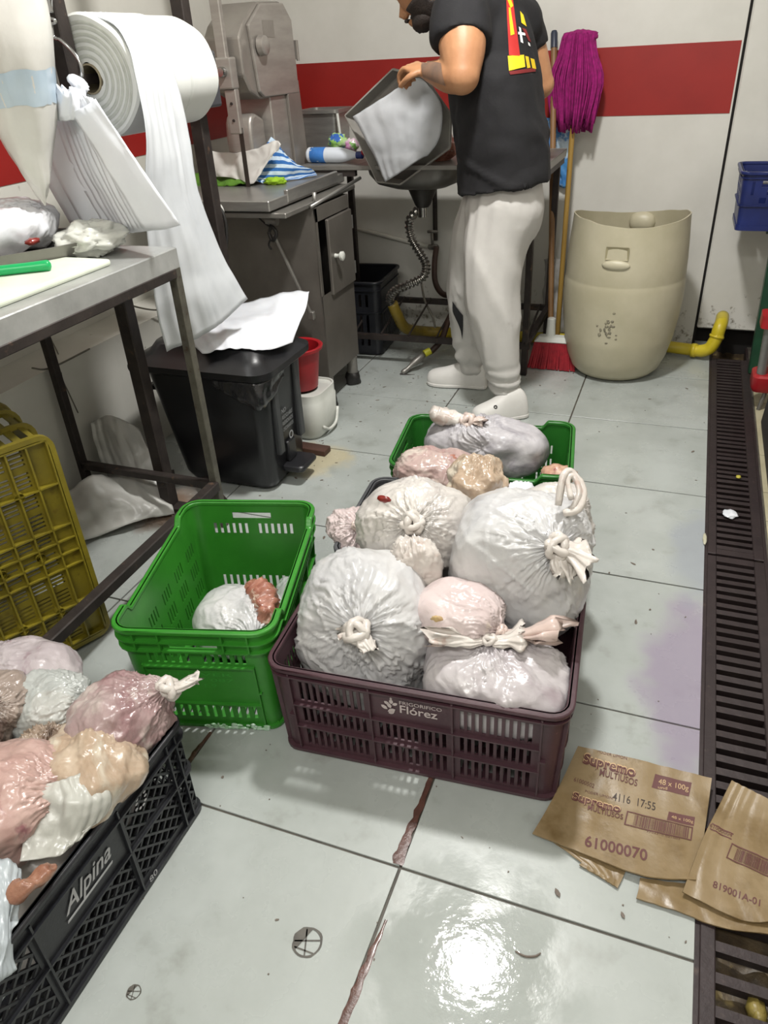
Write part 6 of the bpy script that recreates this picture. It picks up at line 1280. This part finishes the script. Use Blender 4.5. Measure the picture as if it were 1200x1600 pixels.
def barcode(parent, bvh, q, seed, frame=True):
    P = [Vector((*p, 0)) for p in q]; rn = random.Random(seed)
    def uv(f, g): r = (P[0]*(1-f)+P[1]*f)*(1-g)+(P[3]*(1-f)+P[2]*f)*g; return (r.x, r.y)
    if frame:
        for a in ((0, 1, 0, .07), (0, 1, .93, 1), (0, .02, 0, 1), (.98, 1, 0, 1)): quad_on(parent, bvh, [uv(a[0], a[2]), uv(a[1], a[2]), uv(a[1], a[3]), uv(a[0], a[3])], CARDI, 'barcode_frame', nu=8, nv=1, off=.0012)
    x = .13; m = MB()
    while x < .93:
        w = rn.choice([.006, .006, .012, .018]); b = quad_on(parent, bvh, [uv(x, .12), uv(x+w, .12), uv(x+w, .88), uv(x, .88)], CARDI, 'barcode_bar', nu=1, nv=3, off=.0012); x += w+rn.choice([.006, .008, .012])
for ox, oy, k in ((0, 0, 1.0), (-16, 52, .93)):
    a0, b0 = (908+ox, 1200+oy), (908+ox+84*k, 1200+oy+21*k)
    q = [(a0[0]-4, a0[1]-19*k), (b0[0]+6, b0[1]-20*k), (b0[0]+7, b0[1]+8), (a0[0]-3, a0[1]+4)]
    print_on(c1, bv1, 'Supremo', (a0[0], a0[1]+2), (b0[0], b0[1]+2), 20*k, CARDI, bold=.075, off=.0007)
    print_on(c1, bv1, 'Supremo', (a0[0]+1, a0[1]), (b0[0]-1, b0[1]), 18*k, CARDL, bold=.040, off=.0011)
    print_on(c1, bv1, 'Supremo', (a0[0]+2, a0[1]), (b0[0]-2, b0[1]), 16*k, CARDI, bold=.012, off=.0015)
    print_on(c1, bv1, 'MULTIUSOS', (a0[0]+28*k, a0[1]+14*k), (b0[0]+3, b0[1]+9*k), 9*k, CARDI, bold=.01, off=.0014)
    print_on(c1, bv1, 'PODER LIMON', (a0[0]+24*k, a0[1]-16*k), (a0[0]+70*k, a0[1]-5*k), 4*k, CARDI)
quad_on(c1, bv1, [(1023, 1213), (1080, 1227), (1076, 1246), (1018, 1231)], CARDI); print_on(c1, bv1, '48 x 100g', (1028, 1229), (1075, 1241), 10, CARDL, off=.0012); print_on(c1, bv1, 'und', (1028, 1233), (1042, 1236), 4, CARDL, off=.0012)
quad_on(c1, bv1, [(1045, 1268), (1086, 1277), (1084, 1291), (1042, 1281)], CARDI); print_on(c1, bv1, '48 x 100g', (1049, 1280), (1083, 1288), 6, CARDL, off=.0012)
print_on(c1, bv1, '4116  17:55', (957, 1249), (1024, 1266), 12, CARDD, bold=.004)
print_on(c1, bv1, '61000070', (913, 1322), (1011, 1347), 19, CARDI, bold=.02)
print_on(c1, bv1, '61000502', (896, 1221), (928, 1231), 6, CARDI)
barcode(c1, bv1, [(980, 1266), (1083, 1293), (1080, 1315), (975, 1288)], 3)
print_on(c1, bv1, '7702310 021003', (1010, 1300), (1062, 1314), 3, CARDI)
quad_on(c4, bv4, [(1108, 1286), (1146, 1303), (1146, 1305), (1108, 1288)], CARDI, 'box_line', z=.022); quad_on(c4, bv4, [(1104, 1294), (1143, 1311), (1143, 1313), (1104, 1296)], CARDI, 'box_line', z=.022)
print_on(c4, bv4, '61000004', (1108, 1294), (1143, 1309), 6, CARDI, z=.022)
barcode(c4, bv4, [(1142, 1322), (1222, 1355), (1216, 1380), (1133, 1345)], 5)
print_on(c4, bv4, '819001A-01', (1113, 1387), (1187, 1417), 11, CARDI, z=.018, bold=.015)
# ------------------------------------------------------------------ scraps and marks on the floor
def scrap(name, u, v, r, mat, label, cat, seed=0, z=.004):
    p = at(u, v, z=z); m = MB(); m.ell(p, (r[0], r[1], .004), 16, 8, fn=lambda d, q: Vector((q.x*(1+.5*noise.noise(d*2+Vector((seed, 0, 0)))), q.y*(1+.5*noise.noise(d*2+Vector((0, seed, 0)))), q.z*(1+.8*noise.noise(d*4))))); return tag(m.build(name, mat, None, smooth='all'), label, cat)
scrap('paper_scrap', 1141, 803, (.022, .026), SHEETW, 'torn white paper scrap lying on the drain grate', 'scrap', 1)
scrap('yellow_peel', 1154, 745, (.008, .009), M('peel', '#b3a83f', None, rough=.5), 'tiny yellow scrap on the far drain grate', 'scrap', 2)
scrap('pale_scrap', 1101, 842, (.006, .030), M('pale_scrap', '#c6c3ae', '#aaa791', 20, .5), 'pale scrap wedged along the left rim of the drain', 'scrap', 3)
scrap('white_tuft', 902, 976, (.010, .012), KNOTM, 'white twisted bag end sticking out beside the maroon crate', 'scrap', 5, .20)
def mark(name, u, v, r, label, seed):
    p = at(u, v, z=.0012); m = MB(); k = 28
    for i in range(k): a = 2*pi*i/k; rr = r*(1+.10*noise.noise(Vector((math.cos(a)*2, math.sin(a)*2, seed)))); m.v.append((p.x+math.cos(a)*rr, p.y+math.sin(a)*rr, .0012))
    for i in range(k): a = 2*pi*i/k; m.v.append((p.x+math.cos(a)*r*.86, p.y+math.sin(a)*r*.86, .0012))
    for i in range(k): m.f.append((i, (i+1) % k, k+(i+1) % k, k+i)); m.mi.append(0)
    q = [j for j in range(k) if 6 < j < 19]; m.f.append(tuple(k+j for j in q)); m.mi.append(0)
    for b0, b1 in ((2, 15), (22, 9), (25, 17)):
        A, B = Vector(m.v[k+b0]), Vector(m.v[k+b1]); n_ = (B-A).cross(Vector((0, 0, 1))).normalized()*r*.05; m.add([A-n_, A+n_, B+n_, B-n_], [(0, 1, 2, 3)])
    tag(m.build(name, M('mark_dark', '#403c36', '#57534c', 40, .5), None), label, 'mark')
mark('worn_mark', 480, 1472, .026, 'round worn dark mark on the tile below the maroon crate', 1)
mark('worn_mark', 209, 1550, .012, 'small round worn mark on the tile beside the black crate', 2)
rn = random.Random(11); m = MB()
for i in range(330):
    y = rn.uniform(-.6, 2.7); x = rn.uniform(-1.1, .5) if rn.random() < .7 else rn.uniform(-1.05, -.3)
    if rn.random() < .35: y = rn.uniform(1.2, 2.4); x = rn.uniform(-1.0, -.2)
    r = rn.choice([.0012, .0016, .002, .0026, .0038]); a = rn.uniform(0, pi); el = rn.choice([1, 1, 1.5, 2.6])
    c, s_ = math.cos(a), math.sin(a); P = []
    for k in range(6): t_ = 2*pi*k/6; px, py = math.cos(t_)*r*el*rn.uniform(.6, 1.2), math.sin(t_)*r*rn.uniform(.6, 1.2); P.append((x+px*c-py*s_, y+px*s_+py*c, .0006))
    m.prism(P, (0, 0, .0008))
o = m.build('floor_specks', M('speck', '#5a4f47', '#6f645a', 60, .6), None); o['kind'] = 'stuff'; tag(o, 'dark specks and crumbs scattered over the floor tiles', 'crumbs')
def smear(name, pts, label, seed):
    m = MB(); P = cr([(x, y, 0) for x, y, w in pts], 40); Wd = [v.x for v in cr([(w, 0, 0) for x, y, w in pts], 40)]
    for p, w in zip(P, Wd):
        w1 = max(.0012, w*(1+.6*noise.noise(p*60+Vector((seed, 0, 0))))); w2 = max(.0012, w*(1+.6*noise.noise(p*50+Vector((0, seed, 0))))); m.v += [(p.x-w1, p.y, .0004), (p.x, p.y, .0016), (p.x+w2, p.y, .0004)]
    for i in range(39):
        for j in range(2): m.f.append((i*3+j, i*3+j+1, i*3+4+j, i*3+3+j)); m.mi.append(0)
    tag(m.build(name, M('sludge_red', '#5f3f36', '#4c332c', 40, .3, 0, .4, 90, coat=.3), None, smooth='all'), label, 'smear')
smear('red_sludge', [(-.006, .24, .003), (-.006, .16, .006), (-.007, .08, .0075), (-.008, .02, .010), (-.006, .004, .008)], 'reddish sludge in the tile joint right in front of the maroon crate', 1)
smear('red_sludge', [(.010, -.10, .002), (.006, -.18, .006), (.004, -.28, .0075), (.003, -.5, .008)], 'reddish sludge in the tile joint at the bottom of the photo', 2)
smear('red_sludge', [(-.512, .17, .004), (-.513, .12, .006), (-.514, .06, .005)], 'reddish sludge in the tile joint between the black and green crates', 3)
def leafy(u, v, a, L, label):
    p = at(u, v, z=.002); d = Vector((math.cos(a), math.sin(a), 0)); n_ = Vector((-d.y, d.x, 0)); m = MB(); m.prism([p+d*L*f+n_*w*L for f, w in ((-.5, 0), (-.2, .22), (.2, .2), (.5, 0), (.2, -.18), (-.2, -.22))], (0, 0, .0015)); tag(m.build('dark_flake', M('speck', '#5a4f47'), None), label, 'flake')
leafy(871, 1395, 2.2, .018, 'dark elongated flake on the tile below the cardboard'); leafy(973, 1430, 2.1, .013, 'dark oval flake on the tile left of the cardboard strip')
o = tag(MB().tube(cr([at(805, 1486, z=.002), at(820, 1494, z=.002), at(836, 1494, z=.002), at(845, 1489, z=.002)], 14), [.001, .0016, .0018, .002, .002, .002, .002, .002, .002, .002, .0018, .0016, .0014, .001], 6).build('dark_sliver', M('speck', '#5a4f47'), None), 'thin curved dark sliver beside the wet shine on the floor', 'flake')
# ------------------------------------------------------------------ under the table
o = sheet('white_bag', [[(-1.45, .70, .10), (-1.38, .86, .14), (-1.30, .96, .12), (-1.22, 1.02, .06)], [(-1.40, .68, .07), (-1.30, .82, .09), (-1.22, .90, .07), (-1.16, .97, .04)], [(-1.34, .66, .012), (-1.25, .78, .02), (-1.18, .87, .02), (-1.12, .93, .012)]], M('bag_under', '#c4c3be', '#b0afaa', 6, .35, 0, .35, 25, alpha=.9), None, 30, 20, .025, 9, .0014, .02); tag(o, 'crumpled pale plastic bag on the floor under the work table', 'bag')
o = sheet('white_bag', [[(-1.46, 1.02, .26), (-1.40, 1.06, .28), (-1.33, 1.10, .22)], [(-1.44, 1.00, .14), (-1.37, 1.04, .15), (-1.28, 1.07, .12)], [(-1.40, .99, .015), (-1.32, 1.02, .02), (-1.24, 1.05, .012)]], MATS['bag_under'], None, 24, 24, .022, 9, .0014, .02); tag(o, 'pale plastic bag slumped against the wall ledge beside the bin', 'bag')
tag(MB().tube(cr([at(65, 490, x=-1.645), at(80, 530, x=-1.645), at(92, 556, x=-1.55), at(97, 590, x=-1.488), at(108, 615, x=-1.486), at(122, 645, x=-1.486)], 30), .0022, 6).build('wall_wire', M('wire_dark', '#6b675e', None, rough=.6), None, smooth='all'), 'thin grey wire hanging down the wall and over the ledge', 'wire')
tag(MB().tube(cr([at(50, 575, x=-1.487), at(70, 577, x=-1.48), at(95, 568, x=-1.487), at(140, 545, x=-1.487)], 20), .003, 6).build('ledge_cable', MATS['wire_dark'], None, smooth='all'), 'thin cable lying along the edge of the wall ledge under the table', 'cable')
tag(MB().tube(cr([at(185, 468, x=-1.6), at(215, 480, x=-1.5), at(250, 484, x=-1.45), at(285, 474, x=-1.45)], 20), .003, 6).build('ledge_cable', MATS['wire_dark'], None, smooth='all'), 'thin cable sagging from the wall towards the bin, above the ledge', 'cable')
# housings of the ceiling lamp and of the added rear fill light
for nm, c, w, d_, lab in (('lamp_or_fill_housing', (-.11, 1.09), .36, .36, 'round ceiling lamp over the middle of the room'), ('lamp_or_fill_housing', (0, -1.3), 1.26, .34, 'long housing added for the fill light behind the camera')):
    o = thing(nm, lab, 'lamp', (c[0], c[1], 2.6)); m = MB(); m.box((c[0]-w/2, c[1]-d_/2, 2.565), (c[0]+w/2, c[1]+d_/2, 2.6)); m.build('housing', WHITEP, o, bevel=.004)
